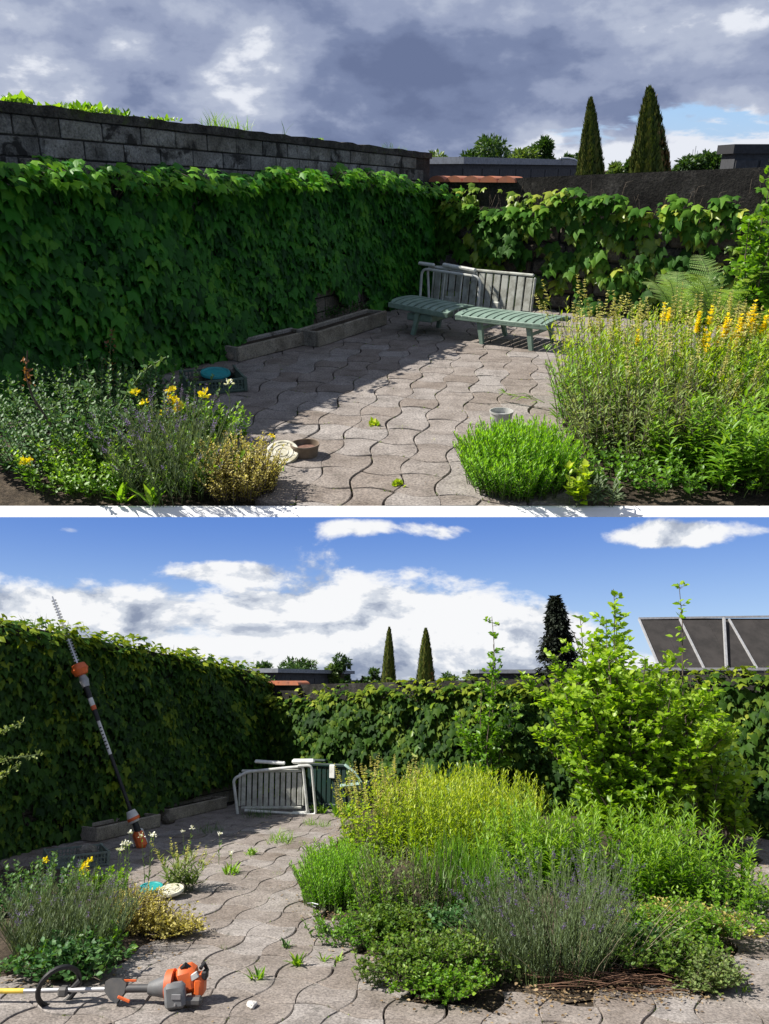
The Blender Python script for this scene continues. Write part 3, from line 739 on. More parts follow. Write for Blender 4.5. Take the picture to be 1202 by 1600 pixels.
def tuft(fr, name, label, loc, n, h, spread, mat=herb_green, cat='weed', group=None, tp=T_BLADE, wide=1.0):
    root = thing(name, label, cat, fr, loc, 0, group); L = Leaves(); a = U(0, 2 * pi, n); e = U(.5, 1.4, n)
    p = np.stack([U(-1, 1, n) * spread, U(-1, 1, n) * spread, np.zeros(n)], -1)
    d = np.stack([np.cos(a) * np.cos(e), np.sin(a) * np.cos(e), np.sin(e)], -1); nn = np.stack([-np.cos(a) * np.sin(e), -np.sin(a) * np.sin(e), np.cos(e)], -1)
    L.add(p, d, nn, h * U(.5, 1.15, n), U(.2, 1, n)); L.build('blades', tp, mat, root); return root
# =================================================================== UPPER GARDEN: ground, paving, walls
soilU = stone('garden earth', 'U', (.03, .022, .016), (.06, .046, .032), (.1, .078, .056), 6, 45, .02, 1, None, 0)
soilL = stone('garden earth', 'L', (.03, .022, .016), (.06, .046, .032), (.1, .078, .056), 6, 45, .02, 1, None, 0)
Ye = g('U', 601, 793).y
mb = MB(); mb.box((0, Ye + 3.02, -.043), (16, 5.98, .010)); mb.add([(-700, Ye + 6.001, -.037), (700, Ye + 6.001, -.037), (1400, 1500, -.037), (-1400, 1500, -.037)], [(0, 1, 2, 3)])
o = mb.build('ground', soilU, None, 'U'); tag(o, kind='structure')
white = plain('white divider coating', (.88, .88, .87), .7, fr='U', dirt=(.85, .85, .84), sc=3)
mb = MB(); mb.add([(-8, Ye + .02, 0), (8, Ye + .02, 0), (8, Ye, 0), (-8, Ye, 0), (-8, Ye - .0505, -.0295), (8, Ye - .0505, -.0295), (8, Ye + .02, -.0375), (-8, Ye + .02, -.0375)], [(0, 1, 2, 3)[::-1], (3, 2, 5, 4)[::-1], (4, 5, 6, 7)[::-1], (0, 7, 6, 1), (0, 3, 4, 7), (1, 6, 5, 2)]); o = mb.build('divider_strip', white, None, 'U'); tag(o, kind='structure')  # added white strip dividing the two gardens, its face sloped to catch sun

def in_bed_U(x, y):
    if y < Ye - .3: return True
    if x < -.85 - .42 * (y - 4.2) and y < 4.9 + .0 * x and y < 5.6: return True
    return x > 1.05 + .22 * (y - 4.0) and y < 6.5
aL, bL = (-1.6, 6.93), (.563, 10.5); dL = Vector((bL[0] - aL[0], bL[1] - aL[1])).normalized()
sL = (bL[0] - dL.x * 9.0, bL[1] - dL.y * 9.0)        # the left wall starts well before the frame edge
def keepU(x, y):
    # right of the left wall, before the right wall
    v = (x - bL[0]) * dL.y - (y - bL[1]) * dL.x; w = (x - bL[0]) * dL.x + (y - bL[1]) * dL.y
    return v > .02 and w < -.05 and not in_bed_U(x, y)
paving('U', 'upper', .1, 4.0, (-4, 5.2), (Ye - .3, 11), keepU, R(-12), .232, 1.12, ycut=Ye + .026)

blkU = [stone('grey concrete block', 'U', (.08, .075, .064), (.17, .16, .14), (.26, .25, .225), 4.5, 60, .006, .95, ((.03, .028, .024), 5, .56), .2),
        stone('darker concrete block', 'U', (.055, .052, .046), (.125, .118, .105), (.21, .2, .18), 5.5, 60, .006, .95, ((.025, .023, .02), 6, .52), .2)]
mort = stone('dark mortar', 'U', (.018, .016, .014), (.035, .032, .028), (.06, .055, .05), 6, 60, .006, 1, None, 0)
capm = stone('mossy dark coping', 'U', (.02, .018, .014), (.045, .04, .033), (.085, .078, .065), 9, 50, .012, 1, ((.05, .06, .02), 7, .6), .1)
def zray(fr, x, y, Y): return at(fr, x, y, Y).z
h1U = zray('U', 672, 240, 10.5)
# intersection of the photo's left edge with the wall line
def wall_hit(fr, x, y, p0, p1):
    d = fr_dir(fr, x, y); dx, dy = p1[0] - p0[0], p1[1] - p0[1]
    t = (p0[0] * dy - p0[1] * dx) / (d.x * dy - d.y * dx); P = Vector((d.x * t, d.y * t, EYE + d.z * t))
    s = ((P.x - p0[0]) * dx + (P.y - p0[1]) * dy) / math.hypot(dx, dy); return P, s
Pl, sl0 = wall_hit('U', 25, 161, sL, bL); LW = 9.0 - (sl0 - .6); sL = (bL[0] - dL.x * LW, bL[1] - dL.y * LW); Pl, sl0 = wall_hit('U', 25, 161, sL, bL)
hs = Pl.z - (h1U - Pl.z) / (LW - sl0) * sl0
M, L, mb = wall_solid(sL, bL, hs, h1U, .24)
wallU = thing('block_wall', 'dark stained concrete block wall with ivy hanging below its top, under the grey cloudy sky', 'wall', 'U', M=M)
mb.build('mortar_core', mort, wallU)
mb = MB(); v = []
for i in range(61):
    x = L * i / 60; z = hs + (h1U - hs) * i / 60; j = U(-.006, .01)
    v += [(x, -.03, z - .06 + U(-.004, .004)), (x, -.035 + U(-.004, .004), z + .002 + j), (x, .27, z + .008 + j), (x, .27, z - .05)]
f = []
for i in range(60):
    q = 4 * i; f += [(q, q + 4, q + 5, q + 1), (q + 1, q + 5, q + 6, q + 2), (q + 2, q + 6, q + 7, q + 3), (q + 3, q + 7, q + 4, q)]
f += [(0, 1, 2, 3), (240, 243, 242, 241)]
mb.add(v, f).build('coping', capm, wallU)
blocks(wallU, L, hs, h1U, 5, .062, .36, .128, blkU, xr=(sl0 - .8, L))
warm = [stone('pale warm block', 'U', (.12, .1, .075), (.2, .17, .13), (.27, .235, .19), 5, 60, .006, .95, None, .15)]
blocks(wallU, L, 0, 0, 4, 0, .36, .15, warm, from_bottom=1, xr=(L - 4.6, L - .4))

# right wall: dark render above rough stone courses
pR0, pR1 = (.563, 10.5), (5.1, 7.55)
hR0 = zray('U', 676, 284, 10.5); PR, sR = wall_hit('U', 1176, 262, pR0, pR1); 
M, L, mb = wall_solid(pR0, pR1, hR0, hR0 + (PR.z - hR0) / sR * math.hypot(pR1[0] - pR0[0], pR1[1] - pR0[1]), .22)
rend = stone('blackened render', 'U', (.012, .011, .010), (.028, .026, .023), (.06, .056, .05), 3.5, 40, .008, 1, ((.09, .085, .075), 4.5, .63), .1)
wallR = thing('rendered_wall', 'blackened rendered wall with a stone foot behind the loungers, under the grey cloudy sky', 'wall', 'U', M=M)
mb.build('render_face', rend, wallR)
rubble = [stone('rough wall stone', 'U', (.04, .035, .028), (.09, .078, .062), (.16, .14, .11), 6, 50, .01, 1, None, .3)]
sm = []
for k in range(5):
    mb = MB(); w = U(.24, .38); mb.box((0, 0, 0), (w, .07, .17), bev=.03); sm.append((w, mb.mesh('wall_stone', rubble[0])))
for j in range(5):
    x = U(0, .2)
    while x < L - .3:
        w, me_ = random.choice(sm); link('wall_stone', me_, None, wallR, TR((x + w / 2, -.012 + U(-.012, .006), .1 + j * .19), 0) @ Matrix.Rotation(U(-.05, .05), 4, 'Y')); x += w + .02
terra = plain('terracotta', (.42, .13, .055), .75, fr='U', dirt=(.3, .12, .07), sc=8)
for i in range(5):
    x = .04 + i * .235; mb = MB(); n = 8; v = []
    for s_ in range(2):
        for k in range(n + 1):
            a = pi * k / n; r_ = .115 - .012 * s_; v += [(x + r_ * cos(a) + .1, -.06 + .34 * s_, hR0 + .0 + r_ * .62 * sin(a)), ]
    nn = n + 1; f = [(k, k + 1, nn + k + 1, nn + k) for k in range(n)] + [tuple(range(nn))[::-1], tuple(range(nn, 2 * nn))] + [(0, nn, 2 * nn - 1, n)]
    mb.add(v, f).build('ridge_tile', terra, wallR, smooth=True)

# ivies
wl_top = lambda px: None
def pxprof(fr, p0, p1, pts):
    xs, zs = [], []
    for (x, y) in pts:
        P, s = wall_hit(fr, x, y, p0, p1); xs.append(s); zs.append(P.z)
    o_ = np.argsort(xs); return list(np.array(xs)[o_]), list(np.array(zs)[o_])
def hole_U(x, z):   # bare patches low on the wall
    x1 = wall_hit('U', 480, 480, sL, bL)[1]; x2 = wall_hit('U', 550, 480, sL, bL)[1]
    return (x > x1) & (x < x2 + .2) & (z < .36 + .12 * np.sin(x * 7)) & (z > .0)
top = pxprof('U', sL, bL, [(0, 262), (60, 250), (110, 262), (190, 262), (250, 262), (330, 276), (390, 262), (460, 268), (520, 262), (570, 270), (620, 280), (676, 292)])
top[0][0] = 0
bot = pxprof('U', sL, bL, [(0, 640), (250, 590), (360, 545), (470, 510), (600, 478), (670, 462)]); bot = (bot[0], [max(.0, z) for z in bot[1]])
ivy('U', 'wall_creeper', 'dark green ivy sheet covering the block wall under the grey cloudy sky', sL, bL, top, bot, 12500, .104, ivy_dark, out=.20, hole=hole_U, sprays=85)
top = pxprof('U', pR0, pR1, [(676, 395), (700, 320), (720, 290), (760, 290), (820, 290), (900, 304), (950, 320)])
bot = pxprof('U', pR0, pR1, [(676, 400), (700, 385), (760, 430), (840, 440), (950, 470)])
ivy('U', 'wall_creeper', 'yellow green ivy patch behind the white slatted lounger on the rendered wall', pR0, pR1, top, bot, 1800, .115, ivy_yellow, out=.2, parts=300, tip=.3,
    hole=lambda x, z: (snoise(x, z, 2.2, 1.7) < -.30) | ((z < 1.0) & (snoise(x, z, 3, .7) < -.05)))
top = pxprof('U', pR0, pR1, [(850, 325), (900, 292), (950, 298), (985, 305), (1020, 322), (1060, 305), (1120, 312), (1200, 285)])
bot = pxprof('U', pR0, pR1, [(850, 400), (900, 470), (1000, 500), (1200, 520)])
ivy('U', 'wall_creeper', 'glossy dark ivy over the right end of the rendered wall above the ferns', pR0, pR1, top, bot, 3000, .125, ivy_gloss, out=.26, parts=300, tip=.8,
    hole=lambda x, z: (snoise(x, z, 2.4, .3) < -.45) | ((z < .95) & (snoise(x, z, 3, 2.7) < -.1)))
top = pxprof('U', pR0, pR1, [(880, 440), (940, 430), (1000, 400)]); bot = pxprof('U', pR0, pR1, [(880, 520), (940, 530), (1000, 530)])
ivy('U', 'wall_creeper', 'small patch of pale ivy low on the rendered wall between lounger and ferns', pR0, pR1, top, bot, 180, .14, ivy_yellow, out=.1, parts=120, tip=.2)

# weeds on the coping of the left wall
def coping_pt(x, y):
    P, s = wall_hit('U', x, y, sL, bL); return Vector((P.x + dL.y * -.0 - .06, P.y + .04, hs + (h1U - hs) * s / LW))
for (x, y, lab, w, h_, n, tp_, mt) in ((32, 158, 'yellow green leaf sprig at the left end of the coping', .1, .12, 26, T_OVAL, yel_green), (125, 168, 'broad leafy sprig on the coping above the first blocks', .2, .10, 60, T_OVAL, yel_green),
        (150, 170, 'low leafy weed beside the broad sprig on the coping', .1, .07, 24, T_OVAL, herb_green), (193, 175, 'thin leafy weed standing on the coping, third from the left', .09, .11, 18, T_OVAL, yel_green),
        (245, 185, 'trailing yellow green weed spreading on the coping', .22, .06, 60, T_OVAL, yel_green), (345, 198, 'tall grass tuft with blades on the coping', .10, .17, 60, T_BLADE, herb_green),
        (378, 200, 'lower grass tuft right of the tall grass on the coping', .13, .14, 70, T_BLADE, herb_green), (455, 212, 'two dry stalks standing on the coping', .02, .16, 4, T_BLADE, rose_leaf),
        (505, 219, 'tiny pale weed on the middle of the coping', .06, .05, 16, T_OVAL, yel_green), (615, 232, 'dark spiky weed near the far end of the coping', .07, .12, 24, T_BLADE, rose_leaf), (636, 236, 'small rosette weed at the far end of the coping', .07, .08, 16, T_BLADE, herb_green)):
    tuft('U', 'coping_weed', lab, coping_pt(x, y), int(n * (1 if tp_ is T_BLADE else 2.2)), h_ if tp_ is T_BLADE else h_ * .6, w, herb_green if tp_ is T_OVAL else mt, 'weed', 'weeds growing on the coping of the block wall', tp_)

# =================================================================== UPPER GARDEN: beyond the walls
def bld(fr, label, P0_, P1_, zt, zb, depth, panels, wallm, capmat, facia=.12, name='flat_roof_building'):
    M, L = wall_M(P0_, P1_); root = thing(name, label, 'building', fr, M=M)
    MB().box((L / 2, depth / 2, (zt + zb) / 2), (L, depth, zt - zb)).build('wall', wallm, root)
    MB().box((L / 2, depth / 2, zt + facia / 2), (L + .2, depth + .2, facia)).build('roof_edge', capmat, root)
    me_ = MB().box((0, -.012, (zt + zb) / 2 - .01), (L / panels - .06, .03, (zt - zb) * .86)).mesh('wall_panel', wallm)
    for i in range(panels): link('wall_panel', me_, None, root, Matrix.Translation((L * (i + .5) / panels, -.01, 0)))
    return root
greyb = plain('dark grey cladding', (.045, .047, .052), .7, fr='U'); flash = plain('grey metal roof edge', (.22, .24, .27), .5, fr='U')
a_, b_ = at('U', 722, 268, 24), at('U', 925, 268, 33)
bld('U', 'dark grey flat roofed building behind the wall under the grey cloudy sky', (a_.x, a_.y), (b_.x, b_.y), at('U', 722, 256, 24).z, 0, 8, 9, greyb, flash, .18)
a_, b_ = at('U', 1146, 262, 20), at('U', 1260, 262, 20)
bld('U', 'dark roofed building at the right end of the rendered wall', (a_.x, a_.y), (b_.x, b_.y), at('U', 1150, 240, 20).z, 0, .8, 3, greyb, plain('black roof edge', (.02, .02, .022), .6, fr='U'), .2)
def rad_h(fr, x, yt, Y): return at(fr, x, yt, Y).z
Y = 15.5
for (x, yt, w_, br, lab, ln) in ((936, 157, .24, None, 'narrow green cypress behind the rendered wall under the grey cloudy sky', R(6)), (1033, 142, .34, .4, 'broad cypress with browned flanks behind the rendered wall under the grey cloudy sky', R(8))):
    b_ = at('U', x, 270, Y); h_ = rad_h('U', x, yt, Y); cypress('U', lab, (b_.x, b_.y, 0), h_, w_ * 1.02, br, -ln)
for i, (x, yt, Y, cw, mt, lab) in enumerate(((762, 216, 40, 1.35, tree_leaf, 'rounded tree over the grey building left of the narrow cypress'), (822, 236, 38, .9, pale_tree, 'pale green tree over the grey building beside a darker one'),
        (843, 216, 44, .85, tree_leaf, 'dark upright tree left of the street lamp'), (882, 241, 42, .65, tree_leaf, 'small round tree just left of the street lamp'), (904, 238, 42, .62, tree_leaf, 'small round tree right behind the street lamp'),
        (690, 242, 40, 1.0, pale_tree, 'low pale tree rising behind the corner of the walls'), (962, 254, 45, .5, pale_tree, 'tiny pale tree between the two cypresses'), (988, 248, 45, .35, tree_leaf, 'tiny dark tree left of the broad cypress'))):
    b_ = at('U', x, 262, Y); crown_tree('U', 'tree', lab, (b_.x, b_.y, 0), rad_h('U', x, yt, Y), cw, mt, 3600, .26, 'distant trees under the grey cloudy sky', .18)
for i, x in enumerate((1072, 1095, 1112, 1130, 1148)):
    Y = 85; b_ = at('U', x, 262, Y); crown_tree('U', 'tree', ['low wooded tree left of the grey tower', 'dark tree right of the grey tower', 'middle tree of the far row right of the tower', 'broad tree in the far row right of the tower', 'last tree of the far row before the dark roof'][i],
              (b_.x, b_.y, 0), rad_h('U', x, (250, 244, 243, 245, 242)[i], Y), 1.6, tree_leaf if i != 3 else pale_tree, 1800, .5, 'far row of trees by the grey tower', .1)
b_ = at('U', 703, 262, 14); shrub('U', 'bush', 'bright bush showing over the terracotta tiles at the corner of the walls', 'bush', (b_.x, b_.y, 0), 12, rad_h('U', 700, 256, 14), .42, 16, .3, 14, T_OVAL, .10, herb_green, stem_b, t0=.5)
# street lamp, tower
lampm = plain('pale lamp metal', (.5, .52, .55), .4, .3, fr='U'); b_ = at('U', 907, 262, 30); ht = rad_h('U', 907, 255, 30)
root = thing('street_lamp', 'thin street lamp with a short arm left of the narrow cypress', 'street lamp', 'U', (b_.x, b_.y, 0))
MB().tube([(0, 0, 0), (0, 0, ht)], [.06, .04]).build('pole', lampm, root); MB().tube([(0, 0, ht), (-.25, 0, ht + .12), (-.5, 0, ht + .16)], .035).build('arm', lampm, root)
MB().box((-.6, 0, ht + .16), (.32, .12, .07), bev=.02).build('lamp_head', lampm, root)
b_ = at('U', 1082, 262, 90); root = thing('silo_tower', 'pale grey tower with antennas beyond the wall right of the broad cypress', 'tower', 'U', (b_.x, b_.y, 0)); ht = rad_h('U', 1082, 246, 90)
tw = plain('pale tower cladding', (.42, .44, .46), .6, fr='U')
MB().lathe([(.45, 0), (.45, ht), (.0001, ht + .05)], 12).build('tower_body', tw, root); MB().lathe([(.3, 0), (.3, ht * .9), (.0001, ht * .92)], 12, Matrix.Translation((.6, 0, 0))).build('tower_body', tw, root)
for dx, k in ((-.2, .7), (.05, 1.0), (.3, .6)): MB().tube([(dx, 0, ht), (dx, 0, ht + 1.1 * k)], .035, 5).build('antenna', tw, root)

# =================================================================== UPPER GARDEN: furniture and things
conU = stone('pale trough concrete', 'U', (.13, .115, .09), (.23, .205, .165), (.31, .285, .235), 5, 80, .003, .9, ((.08, .07, .05), 6, .6), .1)
def tro(fr, x0, y0, x1, y1, h_, w_, lab, mat):
    a, b = g(fr, x0, y0), g(fr, x1, y1); return trough(fr, lab, (a.x, a.y), (b.x, b.y), h_, w_, mat)
tro('U', 374, 566, 487, 537, .13, .26, 'nearer concrete trough at the foot of the ivy in the upper garden', conU)
tro('U', 499, 543, 605, 507, .15, .26, 'farther concrete trough beside the green lounger', conU)
P = g('U', 497, 541); rock('U', 'support_stone', 'dark stone between the two troughs beside the lounger', (P.x + .02, P.y + .12, -.01), (.07, .08, .06), blkU[1])
P = g('U', 363, 562); rock('U', 'round_stone', 'pale round stone at the near end of the trough behind the crate', (P.x, P.y, 0), (.07, .06, .045), warm[0])
P = g('U', 505, 515); herb('U', 'trough_weed', 'low weeds growing out of the farther trough', 'weed', (P.x + .15, P.y + .45, .08), .55, .12, 50, .12, 7, T_OVAL, .05, rose_leaf, stem_g, rz=R(55))
grn = plain('green moulded plastic', (.20, .285, .225), .5, fr='U', dirt=(.12, .18, .14), sc=7, amt=.4)
a_ = g('U', 640, 522); b_ = g('U', 842, 549); an = math.atan2(b_.y - a_.y, b_.x - a_.x)
c_ = a_.lerp(b_, .36)
nrmv = Vector((-sin(an), cos(an), 0)) * .24
lounger('U', 'green plastic sun lounger lying flat on the paving before the rendered wall', TR((c_.x + nrmv.x, c_.y + nrmv.y, 0), an), grn, Lh=.78, Ls=1.02, W=.56, zb=.275, headup=.05, slat_gap=.022)
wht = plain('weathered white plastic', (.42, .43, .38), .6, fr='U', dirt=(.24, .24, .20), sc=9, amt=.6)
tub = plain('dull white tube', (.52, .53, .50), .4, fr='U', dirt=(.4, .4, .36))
# white lounger on its long edge behind the green one
p0 = at('U', 672, 480, 9.3); p1 = at('U', 829, 505, 8.45)
M, L = wall_M((p0.x, p0.y), (p1.x, p1.y)); zt = at('U', 750, 422, 8.9).z
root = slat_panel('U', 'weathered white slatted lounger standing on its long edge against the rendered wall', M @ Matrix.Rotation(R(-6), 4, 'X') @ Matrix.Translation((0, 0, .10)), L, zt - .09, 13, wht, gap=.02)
for x in (.25, .9): MB().box((x, .03, .0), (.09, .12, .22), bev=.012).build('foot_block', wht, root)
# white tube framed chair folded flat in front of it
p0 = at('U', 655, 480, 9.0); p1 = at('U', 748, 486, 8.55); M, L = wall_M((p0.x, p0.y), (p1.x, p1.y)); zt = at('U', 655, 419, 9.0).z; zt2 = at('U', 748, 430, 8.55).z
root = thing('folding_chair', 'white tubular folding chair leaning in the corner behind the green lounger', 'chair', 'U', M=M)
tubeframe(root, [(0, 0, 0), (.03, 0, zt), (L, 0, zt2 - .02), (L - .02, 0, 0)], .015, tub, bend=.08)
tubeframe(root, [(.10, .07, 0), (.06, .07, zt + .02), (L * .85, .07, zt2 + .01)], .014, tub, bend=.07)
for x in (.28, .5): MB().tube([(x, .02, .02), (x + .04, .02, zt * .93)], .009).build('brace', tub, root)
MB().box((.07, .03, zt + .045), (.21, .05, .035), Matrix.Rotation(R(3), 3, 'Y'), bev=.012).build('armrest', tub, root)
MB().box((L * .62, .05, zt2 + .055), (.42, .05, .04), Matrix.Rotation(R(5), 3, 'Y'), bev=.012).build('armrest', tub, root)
# crate with turquoise lid and stones
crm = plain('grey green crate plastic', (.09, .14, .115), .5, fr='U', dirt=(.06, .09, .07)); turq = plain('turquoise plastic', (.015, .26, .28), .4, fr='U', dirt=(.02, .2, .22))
cc_ = g('U', 334, 606); crate('U', 'grey green lattice crate with a turquoise lid inside, beside the upper ivy wall', (cc_.x, cc_.y, 0), R(22), .42, .40, .11, crm)
disc_lid('U', 'turquoise_lid', 'round turquoise lid lying in the crate', TR((cc_.x + .02, cc_.y + .02, .105), 0, R(6), R(4)), .115, turq, ridges=False)
rock('U', 'brown_stone', 'flat brown stone in the crate left of the turquoise lid', (cc_.x - .12, cc_.y + .05, .02), (.09, .05, .04), rubble[0])
rock('U', 'mossy_stone', 'dark round stone at the back of the crate', (cc_.x + .07, cc_.y + .2, .03), (.08, .07, .06), blkU[1])
# bucket + lid
crmU = plain('cream plastic', (.62, .60, .50), .5, fr='U', dirt=(.36, .33, .22), sc=14, amt=.55); brn = plain('brown beige bucket', (.2, .15, .11), .6, fr='U', dirt=(.12, .09, .06))
redsoil = stone('reddish dry soil', 'U', (.1, .055, .04), (.15, .085, .065), (.19, .115, .09), 12, 80, .004, 1, None, 0)
P = g('U', 476, 716); pot('U', 'plant_pot', 'open beige tub filled with red brown earth beside its cream lid', (P.x, P.y + .05, -.01), .083, .085, brn, redsoil)
P = g('U', 440, 722); disc_lid('U', 'ribbed_disc', 'cream ribbed plastic lid leaning on the earth filled tub', TR((P.x, P.y + .06, .03), R(25), R(24), R(-12)), .098, crmU)
P = g('U', 784, 668); pot('U', 'bucket', 'grey white bucket half hidden behind the bright green mound on the right', (P.x, P.y + .05, 0), .075, .10, plain('grey white bucket', (.45, .45, .42), .5, fr='U'), plain('pale bucket filling', (.5, .52, .5), .8, fr='U'))
P = g('U', 737, 697); o = MB().box((P.x, P.y, .02), (.09, .07, .045), Matrix.Rotation(R(20), 3, 'Z'), bev=.012).build('broken_brick', stone('pinkish broken stone', 'U', (.25, .18, .14), (.38, .29, .23), (.5, .4, .32), 9, 70, .004, .9, None, 0), None, 'U'); tag(o, 'pinkish broken brick lying left of the bright green mound', 'brick')
# tufts in the joints
for (x, y, lab, n, h_) in ((587, 664, 'small bright tuft in a joint at the centre of the upper paving', 26, .06), (630, 667, 'tiny tuft right of the central one in the upper paving', 12, .035), (676, 688, 'flat tuft toward the green mound in the upper paving', 12, .03),
        (622, 757, 'yellow green tuft in a joint near the front of the upper paving', 26, .045), (535, 790, 'tuft in a joint at the front edge of the upper paving', 14, .03), (560, 720, 'mossy tuft in a joint left of the front tuft', 10, .02)):
    P = g('U', x, y); tuft('U', 'joint_weed', lab, (P.x, P.y, -.01), n, h_, .025, yel_green, 'weed', 'weeds in the joints of the upper paving', T_OVAL if n > 20 else T_BLADE)

# =================================================================== UPPER GARDEN: left bed
def gl(fr, x, y, z=0): P = g(fr, x, y, z); return (P.x, P.y, z)
def ph(fr, x, ytop, base):   # height of picture row ytop above the base point's distance
    return at(fr, x, ytop, base[1]).z - base[2]
B = gl('U', 110, 788); herb('U', 'rose_bed', 'low green leafy ground plants before the ivy in the left bed of the upper garden', 'shrub', (-1.72, 4.45, 0), .66, .6, 300, .42, 34, T_OVAL, .04, rose_leaf, stem_d, lean=.35, hv=.5, flower=None)
herb('U', 'leafy_weeds', 'bright leafy weeds at the lower left corner of the upper garden', 'weed', (-1.35, 3.86, 0), .62, .24, 260, .24, 24, T_OVAL, .038, herb_green, stem_g, lean=.4, hv=.5)
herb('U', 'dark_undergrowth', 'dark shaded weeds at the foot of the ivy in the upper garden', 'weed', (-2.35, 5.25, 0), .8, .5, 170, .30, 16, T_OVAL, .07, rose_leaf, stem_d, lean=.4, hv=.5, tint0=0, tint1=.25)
# rose canes
def rose(x, y, ytop, canes, spread, lab, h2=1):
    B = gl('U', x, y); h_ = ph('U', x, ytop, B)
    return shrub('U', 'rose_bush', lab, 'rose', B, canes, h_, spread, 9, .12, 8, T_OVAL, .042, rose_leaf, stem_g, r0=.006, hv=.45, t0=.2, tint0=.35)
rose(150, 740, 515, 7, .30, 'tall rose with thin canes rising before the dark ivy')
B = gl('U', 105, 730); root = thing('rose_shoot', 'single bare rose cane with reddish young leaves near the left edge', 'rose', 'U', B); S = Stems(); Lv = Leaves()
hh = ph('U', 72, 548, B); pts = [(0, 0, 0), (-.04, 0, hh * .35), (-.12, 0, hh * .62), (-.135, 0, hh * .8), (-.10, 0, hh)]; S.add(pts, .009, .004, 5); S.build('cane', stem_b, root, None)
p = np.array([pts[3]]) + U(-.02, .02, (46, 3)) * (1, 1, 4) + (0.012, 0, .02); Lv.add(p, U(-1, 1, (46, 3)) + (0, 0, .3), U(-1, 1, (46, 3)), .022 * U(.6, 1.2, 46), U(0, 1, 46)); Lv.build('young_leaves', T_OVAL, red_leaf, root)
B = gl('U', 185, 640); root = thing('rose_shoot', 'arching rose shoot with reddish tip at the top of the tall rose', 'rose', 'U', B); S = Stems(); Lv = Leaves(); hh = ph('U', 190, 512, B)
pts = np.array([(0, 0, 0), (-.03, 0, hh * .4), (.0, 0, hh * .7), (.04, 0, hh)]); S.add(pts, .006, .003, 4); S.build('cane', stem_g, root, None)
t = U(.3, 1, 50); p = np.stack([np.interp(t, [0, .4, .7, 1], pts[:, 0]), t * 0, t * hh], -1) + U(-.03, .03, (50, 3)); Lv.add(p, U(-1, 1, (50, 3)) + (0, 0, .3), U(-1, 1, (50, 3)), .024 * U(.6, 1.2, 50), U(0, 1, 50)); Lv.build('young_leaves', T_OVAL, red_leaf, root)
for (x0, y0, x1, y1, lab) in ((185, 640, 260, 558, 'rose branch arching right toward the crate'), (170, 650, 120, 605, 'rose branch arching left with small pale leaves')):
    a = gl('U', x0, 700); A0 = at('U', x0, y0, a[1]); A1 = at('U', x1, y1, a[1]); root = thing('rose_branch', lab, 'rose', 'U', (A0.x, A0.y, 0)); S = Stems(); Lv = Leaves()
    d_ = A1 - A0; n_ = 60; t = np.linspace(0, 1, 8)[:, None]; pts = np.array([0, 0, A0.z]) * 1.0 + np.array(d_) * t + np.array([0, 0, .05]) * np.sin(pi * t); pts = np.vstack([[0, 0, 0], pts]); S.add(pts, .007, .003, 4); S.build('cane', stem_g, root, None)
    t = U(.1, 1, n_)[:, None]; p = np.array([0, 0, A0.z]) + np.array(d_) * t + np.array([0, 0, .05]) * np.sin(pi * t) + U(-.025, .025, (n_, 3)); Lv.add(p, U(-1, 1, (n_, 3)) + (0, 0, .2), U(-1, 1, (n_, 3)), .036 * U(.6, 1.2, n_), U(.3, 1, n_)); Lv.build('leaves', T_OVAL, rose_leaf, root)
lavf = dict(kind='whorl', mat=lav_fl, len=.05, tiers=6, n=4, size=.014, tpl=T_SMALL, share=.55)
B = gl('U', 262, 786); herb('U', 'lavender', 'grey green lavender with violet spikes in the left bed of the upper garden', 'lavender', (B[0], B[1] + .2, 0), .24, .26, 210, .45, 20, T_NEEDLE, .06, grey_leaf, stem_g, lean=.5, hv=.3, up=1.0, stem_r=.0022, flower=lavf, dome=.45)
B = gl('U', 368, 778); herb('U', 'yellow_herb', 'pale yellow thyme like bush at the edge of the upper paving, beside the cream lid', 'bush', (B[0] + .0, B[1] + .12, 0), .19, .2, 330, .27, 34, T_OVAL, .018, dry_leaf, stem_b, lean=.45, hv=.35, up=.5, dome=.5, taper=.2)
B = gl('U', 330, 700); herb('U', 'bright_herb', 'bright green leafy plant behind the lavender in the upper garden', 'herb', (B[0] - .1, B[1] + .12, 0), .28, .22, 90, ph('U', 320, 632, (0, B[1] + .12, 0)), 24, T_OVAL, .045, herb_green, stem_g, lean=.3, hv=.3)
B = gl('U', 235, 700); herb('U', 'bright_herb', 'leafy green plant with one yellow bloom behind the rose bed', 'herb', (B[0], B[1] + .2, 0), .18, .18, 45, ph('U', 235, 625, (0, B[1] + .2, 0)), 20, T_OVAL, .055, rose_leaf, stem_g, lean=.3, hv=.3)
yhead = dict(kind='head', mat=yellow_fl, n=16, r=.02, size=.03, tpl=T_PETAL)
for (x, yb, yt, n, lab) in ((277, 700, 618, 9, 'cluster of yellow blooms above the lavender in the upper garden'), (232, 700, 604, 2, 'single yellow bloom left of the yellow cluster'), (322, 700, 602, 2, 'yellow bloom standing before the crate'), (60, 770, 695, 1, 'small pale yellow bloom at the left edge of the upper garden')):
    B = gl('U', x, yb); herb('U', 'yellow_flower', lab, 'flower', B, .045 if n > 2 else .01, .03, n, ph('U', x, yt, B), 8, T_OVAL, .04, herb_green, stem_g, lean=.08, hv=.15, flower=yhead, group='yellow blooms of the left bed')
B = gl('U', 366, 720); herb('U', 'white_flower_stem', 'single tall stem with small white blooms beside the crate', 'flower', B, .008, .008, 1, ph('U', 366, 575, B), 16, T_LANCE, .075, herb_green, stem_g, lean=.02, hv=0, flower=dict(kind='head', mat=white_fl, n=22, r=.02, size=.02, tpl=T_PETAL), up=.7)
